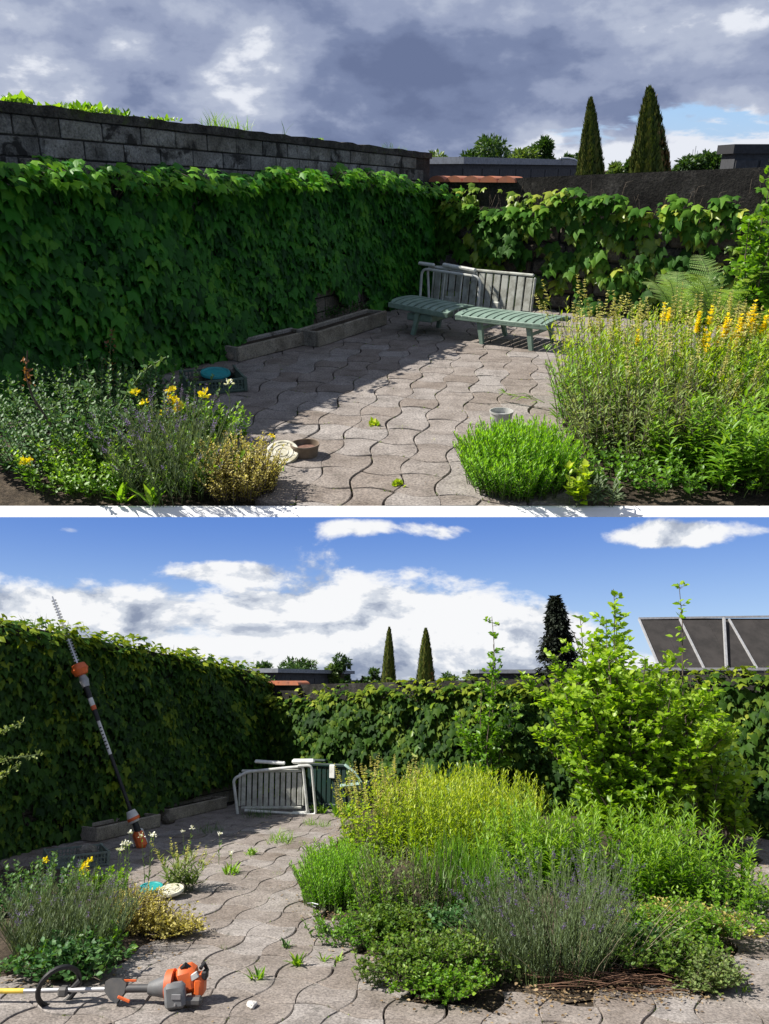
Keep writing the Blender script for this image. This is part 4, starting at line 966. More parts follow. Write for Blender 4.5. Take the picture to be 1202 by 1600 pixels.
B = gl('U', 432, 700); herb('U', 'dandelion', 'tiny yellow dandelion above the cream lid', 'flower', (B[0] - .04, B[1] + .06, 0), .02, .02, 2, .06, 4, T_LANCE, .05, herb_green, stem_g, flower=dict(kind='head', mat=yellow_fl, n=14, r=.008, size=.014, tpl=T_PETAL), hv=.1)
for (x, y, lab) in ((192, 785, 'broad leaved weed at the front of the left bed'), (240, 790, 'broad leaved weed before the lavender'), (440, 735, 'small leafy weed before the cream lid')):
    B = gl('U', x, y); tuft('U', 'broad_weed', lab, B, 12, .14 if x < 400 else .05, .02, herb_green, 'weed', 'broad leaved weeds of the left bed', T_LANCE)

# =================================================================== UPPER GARDEN: right bed
whorl = dict(kind='whorl', mat=cream_fl, len=.17, tiers=8, n=7, size=.024, tpl=T_OVAL, share=.42)
herb('U', 'sage_clump', 'tall sage with faded cream flower spikes filling the right bed of the upper garden', 'sage', (2.2, 5.2, 0), .88, .75, 480, .60, 38, T_LANCE, .075, yel_green, stem_b, lean=.22, hv=.4, up=.6, stem_r=.003, flower=whorl, dome=.2, tint0=.1)
herb('U', 'sage_clump', 'sage spikes leaning over the paving before the foot of the green lounger', 'sage', (1.45, 5.4, 0), .2, .3, 34, .66, 20, T_LANCE, .075, yel_green, stem_g, lean=.30, hv=.4, up=.6, stem_r=.003, flower=dict(whorl, share=.7), dome=.2)
herb('U', 'sage_clump', 'grey leaved bare stemmed sage at the front of the right bed', 'sage', (1.62, 4.4, 0), .5, .36, 170, .50, 24, T_LANCE, .075, sage_leaf, stem_b, lean=.3, hv=.35, up=.5, stem_r=.004, dome=.25)
herb('U', 'sage_clump', 'fresh leaved sage between the bright mound and the tall flower spikes', 'sage', (1.55, 4.85, 0), .42, .32, 130, .56, 26, T_LANCE, .08, herb_green, stem_b, lean=.3, hv=.3, up=.5, stem_r=.003, dome=.25)
B = gl('U', 818, 782); herb('U', 'hyssop_mound', 'bright green needle leaved mound at the right edge of the upper paving', 'herb', (B[0], B[1] + .24, 0), .27, .27, 620, .335, 56, T_NLEAF, .034, mound_leaf, stem_g, lean=.4, hv=.25, up=.75, dome=.45, taper=.3, tint0=.1, tint1=.7)
herb('U', 'ground_leaves', 'low broad leaves covering the earth at the front of the right bed', 'herb', (1.75, 3.95, 0), .75, .3, 260, .17, 14, T_OVAL, .045, herb_green, stem_g, lean=.5, hv=.5, tint0=0)
herb('U', 'ground_leaves', 'low shaded leaves under the tall sage', 'herb', (1.7, 4.5, 0), .6, .35, 200, .22, 12, T_OVAL, .05, sage_leaf, stem_d, lean=.4, hv=.5, tint0=0)
sp = dict(kind='whorl', mat=yellow_fl, len=.13, tiers=8, n=9, size=.032, tpl=T_PETAL)
for (x, yb, yt, n, lab) in ((1020, 640, 470, 2, 'yellow loosestrife spike beside the cream sage spikes'), (1078, 650, 480, 5, 'pair of yellow loosestrife spikes in the right bed'), (1100, 655, 480, 5, 'yellow loosestrife spikes right of the pair'), (1150, 660, 478, 14, 'tall yellow loosestrife clump at the right edge'), (988, 640, 505, 1, 'small low yellow loosestrife spike among the sage')):
    B = gl('U', x, yb); h_ = ph('U', x, yt, B) - .10; herb('U', 'yellow_loosestrife', lab, 'flower', B, .03 * n ** .5 + .01, .04, n, h_, 16, T_LANCE, .09, herb_green, stem_g, lean=.04, hv=.12, flower=sp, group='yellow loosestrife of the right bed')
herb('U', 'willow_herb', 'dark leafy stems with narrow whorled leaves at the lower right corner of the upper garden', 'herb', (1.95, 4.0, 0), .42, .3, 90, .40, 34, T_LANCE, .115, herb_green, stem_g, lean=.25, hv=.35, up=.35, dome=.1)
herb('U', 'willow_herb', 'leafy stems behind the narrow leaved corner plants', 'herb', (2.5, 4.7, 0), .4, .55, 150, .56, 32, T_LANCE, .10, herb_green, stem_g, lean=.2, hv=.3, up=.45, dome=.1)
herb('U', 'dead_stalks', 'dark bare stalks at the foot of the tall sage', 'herb', (1.75, 4.5, 0), .6, .3, 70, .5, 3, T_NEEDLE, .04, straw, stem_d, lean=.5, hv=.4, stem_r=.0035)
B = gl('U', 905, 790); herb('U', 'lettuce_weed', 'light green leafy weed at the front of the right bed', 'weed', (B[0], B[1] + .02, 0), .05, .05, 8, .24, 16, T_OVAL, .075, yel_green, stem_g, lean=.2)
B = gl('U', 945, 790); herb('U', 'silver_weed', 'silvery narrow leaved weed at the front edge of the right bed', 'weed', (B[0], B[1] + .02, 0), .08, .05, 10, .14, 12, T_LANCE, .08, grey_leaf, stem_g, lean=.3)
P = at('U', 1040, 480, 7.2)
for (x, yb, Y, n, ln, lab) in ((1040, 0, 6.9, 11, .55, 'dark fern at the foot of the rendered wall left of the pale ferns'), (1105, 0, 6.5, 13, .66, 'pale green fern in front of the glossy ivy'), (1165, 0, 6.2, 11, .55, 'fern at the right edge of the upper garden')):
    q = at('U', x, 600, Y); fern('U', lab, (q.x, q.y, .34), n, ln * 1.28)
B = at('U', 1172, 500, 6.3); shrub('U', 'fruit_shrub', 'slender shrub with fresh green leaves rising at the right edge of the upper garden', 'shrub', (B.x + .05, 6.3, 0), 11, at('U', 1150, 225, 6.3).z * 1.08, .36, 32, .2, 12, T_OVAL, .065, herb_green, stem_b, r0=.01, t0=.35)
shrub('U', 'fruit_shrub', 'highest bare shoot of the right hand shrub against the sky', 'shrub', (B.x + .17, 6.25, 0), 1, at('U', 1170, 195, 6.25).z, .04, 14, .08, 6, T_OVAL, .05, yel_green, stem_b, r0=.007, t0=.7, hv=.0)
P = at('U', 805, 600, 6.0); 
B = gl('U', 850, 640); root = thing('fallen_shoot', 'green shoot lying over the paving toward the lounger', 'herb', 'U', B); S = Stems(); S.add([(0, 0, .05), (-.12, .1, .09), (-.26, .2, .05)], .004, .002, 4); S.build('stem', stem_g, root, None)
Lv = Leaves(); t = U(0, 1, 22)[:, None]; Lv.add(np.array([0, 0, .05]) + np.array([-.26, .2, .02]) * t, np.array([-1, .6, .1]) + U(-.7, .7, (22, 3)), U(-.3, .3, (22, 3)) + (0, 0, 1), .06, U(.2, 1, 22)); Lv.build('leaves', T_LANCE, herb_green, root)
# =================================================================== LOWER GARDEN: ground, paving, walls
mb = MB(); n_ = 1
mb.add([(-30, 1.5, -.037), (30, 1.5, -.037), (420, 600, -.037), (-420, 600, -.037)], [(0, 1, 2, 3)])
o = mb.build('ground', soilL, None, 'L'); tag(o, kind='structure')
qa, qb = (-3.1, 8.1), (-1.7, 10.95); dq = Vector((qb[0] - qa[0], qb[1] - qa[1])).normalized(); LQ = 6.6
qs = (qb[0] - dq.x * LQ, qb[1] - dq.y * LQ); qe = (qb[0] + dq.y * 8.2, qb[1] - dq.x * 8.2)
bedL = [g('L', x, y) for x, y in ((560, 1245), (545, 1300), (480, 1400), (540, 1450), (600, 1500), (640, 1545), (760, 1570), (1010, 1545), (1130, 1480), (1165, 1330), (1190, 1240), (900, 1200))]
bedL2 = [g('L', x, y) for x, y in ((-40, 1360), (90, 1350), (200, 1395), (250, 1430), (240, 1470), (150, 1515), (60, 1530), (-40, 1540))]
def inpoly(x, y, P):
    c = False; n = len(P); j = n - 1
    for i in range(n):
        if (P[i].y > y) != (P[j].y > y) and x < (P[j].x - P[i].x) * (y - P[i].y) / (P[j].y - P[i].y) + P[i].x: c = not c
        j = i
    return c
def keepL(x, y):
    v = (x - qb[0]) * dq.y - (y - qb[1]) * dq.x; w = (x - qb[0]) * dq.x + (y - qb[1]) * dq.y
    return v > .02 and w < -.05 and not inpoly(x, y, bedL) and not inpoly(x, y, bedL2)
paving('L', 'lower', 0, 4.0, (-4.5, 5.5), (2.6, 11.4), keepL, R(-20), .232, 1.12)
def mound(fr, P, hgt_, mat, name='earth_bed'):
    n = len(P); c = sum((p for p in P), Vector()) / n; mb = MB(); v = [(c.x, c.y, hgt_)]; f = []
    for rg, z in ((.5, hgt_ * .9), (.85, hgt_ * .4), (1.0, -.03)):
        for p in P: v.append((c.x + (p.x - c.x) * rg + U(-.03, .03), c.y + (p.y - c.y) * rg + U(-.03, .03), z + U(-.01, .01)))
    for i in range(n): f.append((0, 1 + i, 1 + (i + 1) % n))
    for r_ in range(2):
        for i in range(n): a = 1 + r_ * n + i; b = 1 + r_ * n + (i + 1) % n; f.append((a, a + n, b + n, b))
    o = mb.add(v, f).build(name, mat, None, fr, smooth=False); tag(o, kind='structure')
mound('L', bedL, .07, soilL); mound('L', bedL2, .05, soilL)

blkL = [stone('pale wall block', 'L', (.08, .07, .055), (.14, .125, .1), (.2, .18, .15), 4.5, 60, .006, .95, None, .2)]
mortL = stone('dark mortar', 'L', (.018, .016, .014), (.035, .032, .028), (.06, .055, .05), 6, 60, .006, 1, None, 0)
PL_, sq = wall_hit('L', 21, 975, qs, qb); hq1 = at('L', 403, 1052, qb[1]).z; hq0 = PL_.z - (hq1 - PL_.z) / (LQ - sq) * sq
M, L, mb = wall_solid(qs, qb, hq0, hq1, .24)
wq = thing('block_wall', 'block wall entirely hidden by ivy on the left under the blue sky', 'wall', 'L', M=M); mb.build('mortar_core', mortL, wq)
blocks(wq, L, 0, 0, 4, 0, .36, .15, blkL, from_bottom=1, xr=(2.6, L))
capL = stone('mossy dark coping', 'L', (.02, .018, .014), (.045, .04, .033), (.085, .078, .065), 9, 50, .012, 1, ((.05, .06, .02), 7, .6), .1)
MB().box((L - .5, .12, hq1 + .02), (1.0, .3, .05), Matrix.Rotation(-math.atan((hq1 - hq0) / L), 3, 'Y')).build('coping', capL, wq)
LE = math.hypot(qe[0] - qb[0], qe[1] - qb[1]); hE0 = at('L', 403, 1071, qb[1]).z; PE, sE = wall_hit('L', 1176, 1052, qb, qe)
M, L, mb = wall_solid(qb, qe, hE0, hE0 + (PE.z - hE0) / sE * LE, .22)
we = thing('rendered_wall', 'dark wall hidden by a thick ivy hedge beyond the lower garden', 'wall', 'L', M=M); mb.build('render_face', stone('blackened render', 'L', (.012, .011, .010), (.028, .026, .023), (.06, .056, .05), 3.5, 40, .008, 1, None, .1), we)
terL = plain('terracotta', (.42, .13, .055), .75, fr='L', dirt=(.3, .12, .07), sc=8)
for i in range(4):
    x = .06 + i * .16; mb = MB(); n = 7; v = []
    for s_ in range(2):
        for k in range(n + 1):
            a = pi * k / n; v.append((x + .085 * cos(a), -.05 + .3 * s_, hE0 + .005 + .06 * sin(a)))
    nn = n + 1; f = [(k, k + 1, nn + k + 1, nn + k) for k in range(n)] + [tuple(range(nn))[::-1], tuple(range(nn, 2 * nn)), (0, nn, 2 * nn - 1, n)]
    mb.add(v, f).build('ridge_tile', terL, we, smooth=True)
top = pxprof('L', qs, qb, [(0, 975), (60, 984), (150, 998), (220, 1012), (300, 1030), (350, 1040), (398, 1056), (404, 1068)])
top[0].insert(0, 0); top[1].insert(0, top[1][0] + .1)
bot = pxprof('L', qs, qb, [(0, 1400), (140, 1330), (180, 1290), (260, 1245), (320, 1225), (404, 1215)]); bot = ([0] + bot[0], [0] + [max(0, z) for z in bot[1]])
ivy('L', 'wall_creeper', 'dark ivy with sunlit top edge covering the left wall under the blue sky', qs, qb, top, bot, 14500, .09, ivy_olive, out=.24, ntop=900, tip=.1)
top = pxprof('L', qb, qe, [(404, 1090), (420, 1080), (460, 1084), (505, 1090)]); bot = pxprof('L', qb, qe, [(404, 1240), (505, 1235)])
ivy('L', 'wall_creeper', 'yellow green ivy at the wall corner behind the white lounger', qb, qe, top, bot, 1300, .115, ivy_yellow, out=.2, ntop=40, tip=.1,
    hole=lambda x, z: (z < .75) & (snoise(x, z, 2.5, 2) < -.1))
top = pxprof('L', qb, qe, [(495, 1090), (520, 1080), (600, 1075), (700, 1070), (800, 1072), (900, 1068), (1000, 1064), (1100, 1058), (1202, 1054)]); bot = pxprof('L', qb, qe, [(495, 1220), (600, 1225), (900, 1250), (1202, 1300)])
ivy('L', 'wall_creeper', 'long glossy dark ivy hedge covering the far wall under the blue sky', qb, qe, top, bot, 13000, .09, ivy_deep, out=.3, ntop=700, tip=.1)

# =================================================================== LOWER GARDEN: beyond the walls
greyL = plain('dark grey cladding', (.045, .047, .052), .7, fr='L'); flashL = plain('grey metal roof edge', (.22, .24, .27), .5, fr='L')
a_, b_ = at('L', 430, 1060, 17), at('L', 548, 1060, 23)
bld('L', 'dark grey flat roofed building over the corner of the ivy walls under the blue sky', (a_.x, a_.y), (b_.x, b_.y), at('L', 432, 1051, 17).z, 0, 5, 7, greyL, flashL, .09)
a_, b_ = at('L', 755, 1060, 19), at('L', 1290, 1060, 19)
bld('L', 'long low dark building behind the right hand ivy hedge', (a_.x, a_.y), (b_.x, b_.y), at('L', 850, 1052, 19).z, 0, 4, 14, greyL, flashL, .09)
# sloping metal framework filled with dark netting on the roof
Yg = 18.0; gal = plain('galvanised steel', (.5, .5, .5), .45, .4, fr='L', dirt=(.35, .35, .35)); net = plain('dark brown netting', (.03, .026, .024), .85, fr='L', dirt=(.018, .016, .015), sc=3)
zb, zt = at('L', 1100, 1044, Yg).z, at('L', 1100, 965, Yg + 1.2).z; x0 = at('L', 1030, 1040, Yg).x; x1 = at('L', 1260, 1040, Yg).x
root = thing('netted_frame', 'steel framework with dark netting standing on the long low building', 'greenhouse', 'L', (x0, Yg, zb - .02)); W_, H_ = x1 - x0, zt - zb
ang = math.atan2(1.2, H_); M_ = Matrix.Rotation(-ang, 3, 'X'); HL = math.hypot(1.2, H_)
for i in range(6):
    x = W_ * (i + .5) / 6; MB().box((x, .64, H_ / 2), (W_ / 6 - .004, .02, HL - .02), M_).build('net_panel', net, root)
MB().tube([(-.1, 0, 0), (W_, 0, 0)], .045, 4).build('lower_rail', gal, root); MB().tube([(0, 1.2, H_), (W_, 1.2, H_ + .05)], .035, 4).build('upper_rail', gal, root)
for x in (.0, .30, .66):
    MB().tube([(W_ * x + .02, 0, 0), (W_ * x, 1.18, H_ - .02)], .03, 4).build('frame_post', gal, root)
for x in (.45,): MB().tube([(W_ * x, -.05, 0), (W_ * x + .55, 1.1, H_)], .038, 4).build('brace', gal, root)
Y = 15.0
for (x, yt, w_, br, lab, ln) in ((605, 982, .155, None, 'left cypress of the pair behind the ivy hedge under the blue sky', R(1)), (663, 985, .195, .6, 'right cypress of the pair with a browned flank under the blue sky', R(1))):
    b_ = at('L', x, 1060, Y); cypress('L', lab, (b_.x, b_.y, 0), rad_h('L', x, yt, Y), w_, br, ln)
for i, (x, yt, cw, mt, lab) in enumerate(((408, 1028, .38, tree_leaf, 'low tree just right of the left ivy wall'), (466, 1010, .55, tree_leaf, 'dark rounded tree above the flat roofed building under the blue sky'), (519, 1034, .32, pale_tree, 'pale round tree behind the flat roofed building under the blue sky'),
        (533, 1016, .30, tree_leaf, 'upright dark tree behind the pale one under the blue sky'), (566, 1040, .2, tree_leaf, 'small tree left of the cypress pair'), (583, 1038, .2, tree_leaf, 'small tree touching the left cypress'),
        (700, 1050, .3, tree_leaf, 'low tree right of the cypress pair'), (735, 1046, .45, pale_tree, 'low pale tree behind the thin young tree'))):
    b_ = at('L', x, 1062, 21); crown_tree('L', 'tree', lab, (b_.x, b_.y, 0), rad_h('L', x, yt, 21), cw, mt, 2600, .11, 'distant trees under the blue sky', .15)
b_ = at('L', 415, 1062, 13); shrub('L', 'bush', 'small bush showing over the tiles at the corner of the ivy walls', 'bush', (b_.x, b_.y, 0), 8, rad_h('L', 415, 1044, 13), .2, 14, .2, 12, T_OVAL, .06, rose_leaf, stem_b, t0=.6)
# dark conifer
Yc = 16.5; b_ = at('L', 874, 1062, Yc); H_ = rad_h('L', 874, 932, Yc) ; root = thing('conifer_tree', 'dark narrow conifer rising left of the big round leaved shrub', 'conifer', 'L', (b_.x, b_.y, 0)); S = Stems(); Lv = Leaves()
S.add([(0, 0, 0), (0, 0, H_)], .09, .02, 6)
for i in range(420):
    t = U(.2, 1) ** .9; r_ = .72 * (1 - t) ** .75 * U(.75, 1.1) + .05; a = U(0, 2 * pi); b0 = np.array([0, 0, t * H_ * .99]); e_ = np.array([cos(a) * r_, sin(a) * r_, -.22 * r_])
    S.add([b0, b0 + e_ * .6, b0 + e_], .012, .004); k = 46; tt = U(.15, 1, (k, 1)); Lv.add(b0 + e_ * tt + U(-.05, .05, (k, 3)), e_ + U(-.3, .3, (k, 3)) + (0, 0, -.12), U(-.5, .5, (k, 3)) + (0, 0, 1), .11 * U(.5, 1.2, k), U(0, .8, k))
S.build('trunk', stem_d, root, None); Lv.build('crown', T_SMALL, con_leaf, root)

# =================================================================== LOWER GARDEN: furniture and tools
conL = stone('pale trough concrete', 'L', (.13, .115, .09), (.23, .205, .165), (.31, .285, .235), 5, 80, .003, .9, ((.08, .07, .05), 6, .6), .1)
tro('L', 150, 1316, 251, 1292, .13, .26, 'nearer trough under the ivy, behind the orange trimmer motor', conL)
tro('L', 264, 1284, 355, 1262, .13, .26, 'farther trough under the ivy left of the white lounger', conL)
P = g('L', 262, 1290); rock('L', 'support_stone', 'dark stone between the two troughs under the blue sky', (P.x - .03, P.y + .14, -.01), (.07, .08, .06), blkL[0])
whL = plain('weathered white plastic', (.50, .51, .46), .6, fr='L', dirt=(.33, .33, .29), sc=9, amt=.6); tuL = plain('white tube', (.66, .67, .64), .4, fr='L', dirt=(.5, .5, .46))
p0, p1 = g('L', 372, 1272), g('L', 478, 1271); M, L = wall_M((p0.x, p0.y), (p1.x, p1.y)); zt = at('L', 372, 1208, p0.y).z
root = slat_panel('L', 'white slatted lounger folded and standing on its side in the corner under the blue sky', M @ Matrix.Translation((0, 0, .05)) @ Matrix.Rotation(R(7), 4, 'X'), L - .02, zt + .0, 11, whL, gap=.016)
sk = .0
tubeframe(root, [(.0, -.03, -.04), (-.06, -.03, zt - .10), (.10, -.03, zt - .02), (L - .04, -.03, zt + .04), (L + .02, -.03, -.02)], .017, tuL, bend=.05)
tubeframe(root, [(L * .1, -.035, 0.0), (L + .12, -.035, -.06), (L + .06, -.035, zt + .05), (L - .1, -.035, zt + .045)], .016, tuL, bend=.05)
MB().box((L * .45, .05, zt + .07), (.36, .07, .03), Matrix.Rotation(R(4), 3, 'Y'), bev=.01).build('armrest', tuL, root); MB().box((L * .95, .02, zt + .085), (.27, .09, .05), bev=.02).build('armrest', tuL, root)
MB().box((L * .93, -.01, -.035), (.2, .06, .022), bev=.006).build('foot', tuL, root)
drk = plain('dark green plastic', (.008, .03, .025), .4, fr='L'); lgr = plain('pale green worn edge', (.2, .32, .27), .5, fr='L')
p0, p1 = at('L', 480, 1240, 9.95), at('L', 566, 1240, 9.7); M, L = wall_M((p0.x, p0.y), (p1.x, p1.y)); z0, z1 = .0, at('L', 500, 1192, 9.9).z
root = thing('sun_lounger', 'dark green lounger standing on its side behind the white lounger', 'sun lounger', 'L', M=M)
n = 8; w = L * .72 / n
for i in range(n): MB().box((w * (i + .5), 0, z1 / 2), (w - .012, .02, z1 - .06), bev=.004).build('slat', drk, root)
MB().box((L * .36, -.01, z1 - .02), (L * .74, .05, .04), bev=.01).build('rail', drk, root); MB().box((L * .36, -.01, .04), (L * .74, .05, .05), bev=.01).build('rail', drk, root)
MB().box((L * .48, -.03, z1 * .83), (.075, .03, .16), bev=.008).build('white_clip', tuL, root)
MB().tube([(L * .7, -.02, z1 - .01), (L * .9, -.05, z1 - .09), (L * 1.02, -.05, z1 * .62)], [.022, .02, .016], 5).build('leg', lgr, root)
MB().tube([(L * .64, -.03, z1 * .52), (L * 1.02, -.08, z1 * .60)], .028, 5).build('leg', lgr, root); MB().box((L * .12, .0, z1 + .03), (.34, .09, .03), bev=.01).build('armrest', drk, root)
MB().box((L * .84, .03, z1 * .35), (.42, .03, z1 * .6), bev=.01).build('side_panel', drk, root)

# long reach hedge trimmer leaning on the ivy
orng = plain('orange plastic', (.72, .13, .02), .42, fr='L', dirt=(.5, .1, .03), sc=10, amt=.4); blk = plain('black rubber', (.012, .012, .013), .5, fr='L'); gry = plain('grey cast metal', (.38, .38, .38), .45, .4, fr='L'); whp = plain('white grey plastic', (.62, .62, .6), .5, fr='L')
steel = plain('bright steel tube', (.62, .62, .62), .3, .8, fr='L')
Bt = g('L', 222, 1324); Bt.z = .04
Hd, _ = wall_hit('L', 125, 1046, qs, qb); dr_ = fr_dir('L', 125, 1046).normalized(); Hd = Hd - dr_ * .42; 
tp_ = fr_dir('L', 82, 932); yt_ = wall_hit('L', 88, 970, qs, qb)[0].y + .02; kk = yt_ / tp_.y; Tp = Vector((tp_.x * kk, yt_, EYE + tp_.z * kk))
ax = (Hd - Bt); LA = ax.length; Mx = Matrix.Translation(Bt) @ ax.to_track_quat('Z', 'Y').to_matrix().to_4x4()
TS = .78
root = thing('pole_hedge_trimmer', 'long pole hedge trimmer leaning on the left ivy wall, blade above the hedge', 'hedge trimmer', 'L', M=Mx)
MB().tube([(0, 0, LA * .17), (0, 0, LA * .50)], .017, 10).build('black_shaft', blk, root, smooth=True); MB().tube([(0, 0, LA * .50), (0, 0, LA * .695)], .0165, 10).build('white_label_sleeve', whp, root, smooth=True)
for k in range(7): MB().box((.0, .0, LA * (.535 + .02 * k)), (.034, .020, .012)).build('label_mark', blk, root)
MB().tube([(0, 0, LA * .695), (0, 0, LA * .76)], .022, 10).build('grip', blk, root, smooth=True); MB().tube([(0, 0, LA * .76), (0, 0, LA * .785)], .025, 10).build('red_collar', orng, root, smooth=True)
MB().tube([(0, 0, LA * .785), (0, 0, LA * .83)], .024, 10).build('white_collar', whp, root, smooth=True); MB().tube([(0, 0, LA * .83), (0, 0, LA * .90)], .026, 10).build('black_coupling', blk, root, smooth=True)
MB().tube([(0, 0, LA * .895), (-.01, 0, LA * .935), (0, 0, LA * .97)], [.035, .045, .03], 10).build('cast_neck', gry, root, smooth=True)
MB().lathe([(.0001, -.07), (.06, -.055), (.08, 0), (.06, .055), (.0001, .07)], 14, Matrix.Translation((0, 0, LA))).build('gear_head', orng, root, smooth=True)
bl = Mx.inverted() @ Tp; d_ = bl - Vector((0, 0, LA)); bm_ = Matrix.Translation((0, 0, LA)) @ d_.to_track_quat('Z', 'Y').to_matrix().to_4x4(); BL = d_.length
mb = MB(); mb.box((0, 0, BL / 2), (.014, .006, BL)); bld_ = mb.build('cutter_bar', steel, root, M=bm_)
for k in range(22):
    z = BL * .12 + k * BL * .86 / 22
    for s in (-1, 1): MB().prism([(0, -.010), (s * .017, -.006), (s * .017, .006), (0, .010)][::s], -.004, .004, Matrix.Translation((s * .006, 0, z)) @ Matrix.Rotation(R(90), 4, 'X')).build('tooth', gry, bld_)
MB().lathe([(.0001, -.06), (.045, -.05), (.055, 0), (.04, .06), (.0001, .065)], 14, Matrix.Translation((0, 0, LA * .145))).build('white_hub', whp, root, smooth=True)
MB().lathe([(.056, -.014), (.058, -.008), (.058, .008), (.056, .014)], 14, Matrix.Translation((0, 0, LA * .135))).build('red_ring', orng, root, smooth=True)
MB().tube([(0, 0, LA * .05), (0, 0, LA * .14)], [.03, .026], 10).build('rear_grip', blk, root, smooth=True)
MB().box((.0, -.01, .035), (.09, .10, .19), bev=.035).build('motor_cover', orng, root, smooth=True); MB().box((-.045, -.015, .045), (.05, .10, .17), bev=.02).build('motor_case', whp, root, smooth=True); MB().box((.02, -.073, .03), (.035, .008, .06), bev=.003).build('label_plate', whp, root)

# brush cutter lying on the paving at the front
A_ = g('L', 10, 1568); E_ = g('L', 285, 1570); A_.z = .07; E_.z = .09; ax = (E_ - A_); LB = ax.length; an = math.atan2(ax.y, ax.x)
root = thing('brush_cutter', 'orange and grey petrol brush cutter lying on the paving in the front left', 'brush cutter', 'L', M=TR((A_.x, A_.y, 0), an) @ Matrix.Scale(.8, 4))
yel = plain('yellow tape', (.75, .52, .06), .5, fr='L'); dgr = plain('dark grey plastic', (.05, .052, .055), .45, fr='L', dirt=(.08, .075, .07), sc=14); mgr = plain('mid grey plastic', (.14, .145, .15), .5, fr='L', dirt=(.1, .1, .1))
sc_ = (LB / .8 - .40) / .56
MB().tube([(-.6, 0, .065), (.085 * sc_, 0, .07)], .0145, 10).build('yellow_shaft', yel, root, smooth=True); MB().tube([(.085 * sc_, 0, .07), (.58 * sc_, 0, .085)], .014, 10).build('steel_shaft', steel, root, smooth=True)
xl = .27 * sc_; pts = []
for k in range(25):
    a = 2 * pi * (k / 24) ; pts.append((xl + .075 * sc_ * cos(a) * 1.0 + .03 * sin(a), -.03 + .10 * cos(a + .6), .105 + .125 * sin(a)))
MB().tube(pts, .0155, 8, cap=False).build('loop_handle', blk, root, smooth=True)
MB().box((xl + .02, 0, .07), (.06, .06, .055), bev=.012).build('handle_clamp', dgr, root); MB().tube([(xl + .05, 0, .06), (xl + .11, .02, .12)], [.016, .02], 8).build('clamp_knob', blk, root, smooth=True)
xt = .56 * sc_; mb = MB(); mb.prism([(-.075, .04), (-.05, .055), (.02, .055), (.055, .03), (.05, -.02), (.01, -.075), (-.03, -.055), (-.075, -.01)], -.024, .024, Matrix.Translation((xt, 0, .085)) @ Matrix.Rotation(R(75), 4, 'X')).build('throttle_housing', dgr, root)
MB().box((xt + .055, -.045, .045), (.08, .012, .018), Matrix.Rotation(R(20), 3, 'Y'), bev=.004).build('throttle_trigger', orng, root); MB().box((xt + .07, .01, .128), (.075, .01, .010)).build('stop_switch', orng, root)
MB().tube([(xt + .04, 0, .087), (xt + .20, 0, .09)], .023, 12).build('rear_grip', dgr, root, smooth=True)
mb = MB(); mb.tube([(xt + .19, 0, .09), (xt + .21, 0, .09), (xt + .29, 0, .10), (xt + .30, 0, .10)], [.034, .04, .062, .062], 16).build('clutch_cone', mgr, root, smooth=True)
xe = xt + .30
MB().tube([(xe, 0, .105), (xe + .045, 0, .108)], [.085, .09], 18).build('fan_housing', orng, root, smooth=True)
MB().box((xe + .115, .03, .135), (.13, .13, .15), Matrix.Rotation(R(-14), 3, 'Y'), bev=.03).build('engine_cover', orng, root, smooth=True)
MB().box((xe + .19, .03, .10), (.075, .12, .13), bev=.025).build('starter_cover', orng, root, smooth=True)
ac = MB().box((xe + .075, -.08, .08), (.125, .07, .14), Matrix.Rotation(R(-8), 3, 'Y'), bev=.02).build('air_filter_cover', mgr, root, smooth=True)
MB().box((xe + .09, -.1175, .085), (.055, .005, .028), bev=.001).build('name_plate', plain('dull silver plate', (.3, .3, .31), .4, .5, fr='L'), ac)
MB().lathe([(.0001, .008), (.006, .008), (.006, 0)], 10, Matrix.Translation((xe + .085, -.116, .045)) @ Matrix.Rotation(R(90), 4, 'X')).build('screw', steel, ac)
MB().box((xe + .17, -.02, .165), (.05, .02, .035), Matrix.Rotation(R(-30), 3, 'Y'), bev=.003).build('white_sticker', whp, root)
MB().tube([(xe + .085, .0, .20), (xe + .11, -.01, .225), (xe + .13, .0, .205)], .014, 8).build('spark_plug_cap', blk, root, smooth=True)
MB().box((xe + .225, .02, .16), (.035, .06, .05), bev=.008).build('choke_lever', blk, root); MB().box((xe + .18, -.06, .045), (.11, .06, .05), bev=.015).build('fuel_tank', dgr, root)
MB().tube([(xe + .20, .0, .20), (xe + .215, .03, .22), (xe + .23, .06, .17)], .012, 8).build('pull_cord_handle', blk, root, smooth=True)

# crate, lids
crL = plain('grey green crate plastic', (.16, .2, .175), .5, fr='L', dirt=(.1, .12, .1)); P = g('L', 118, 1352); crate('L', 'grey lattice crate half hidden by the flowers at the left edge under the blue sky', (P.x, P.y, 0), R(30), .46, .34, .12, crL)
rock('L', 'mossy_stone', 'dark round stone in the grey crate under the blue sky', (P.x + .08, P.y + .02, .04), (.09, .08, .07), blkL[0])
P = g('L', 267, 1402); disc_lid('L', 'ribbed_disc', 'cream ribbed lid lying tilted beside the young sage plant', TR((P.x, P.y, .04), R(10), R(10), R(-5)), .092, plain('cream plastic', (.66, .65, .55), .5, fr='L', dirt=(.42, .4, .28), sc=14, amt=.55))
P = g('L', 236, 1395); disc_lid('L', 'turquoise_lid', 'turquoise lid behind the pale yellow bush under the blue sky', TR((P.x, P.y, .03), 0, R(8)), .085, plain('turquoise plastic', (.02, .33, .33), .4, fr='L'), ridges=False)
P = g('L', 493, 1426); root = thing('torn_foil', 'crumpled grey foil scraps lying at the edge of the bed', 'litter', 'L', (P.x, P.y, .0)); foil = plain('crumpled foil', (.45, .46, .48), .35, .6, fr='L')
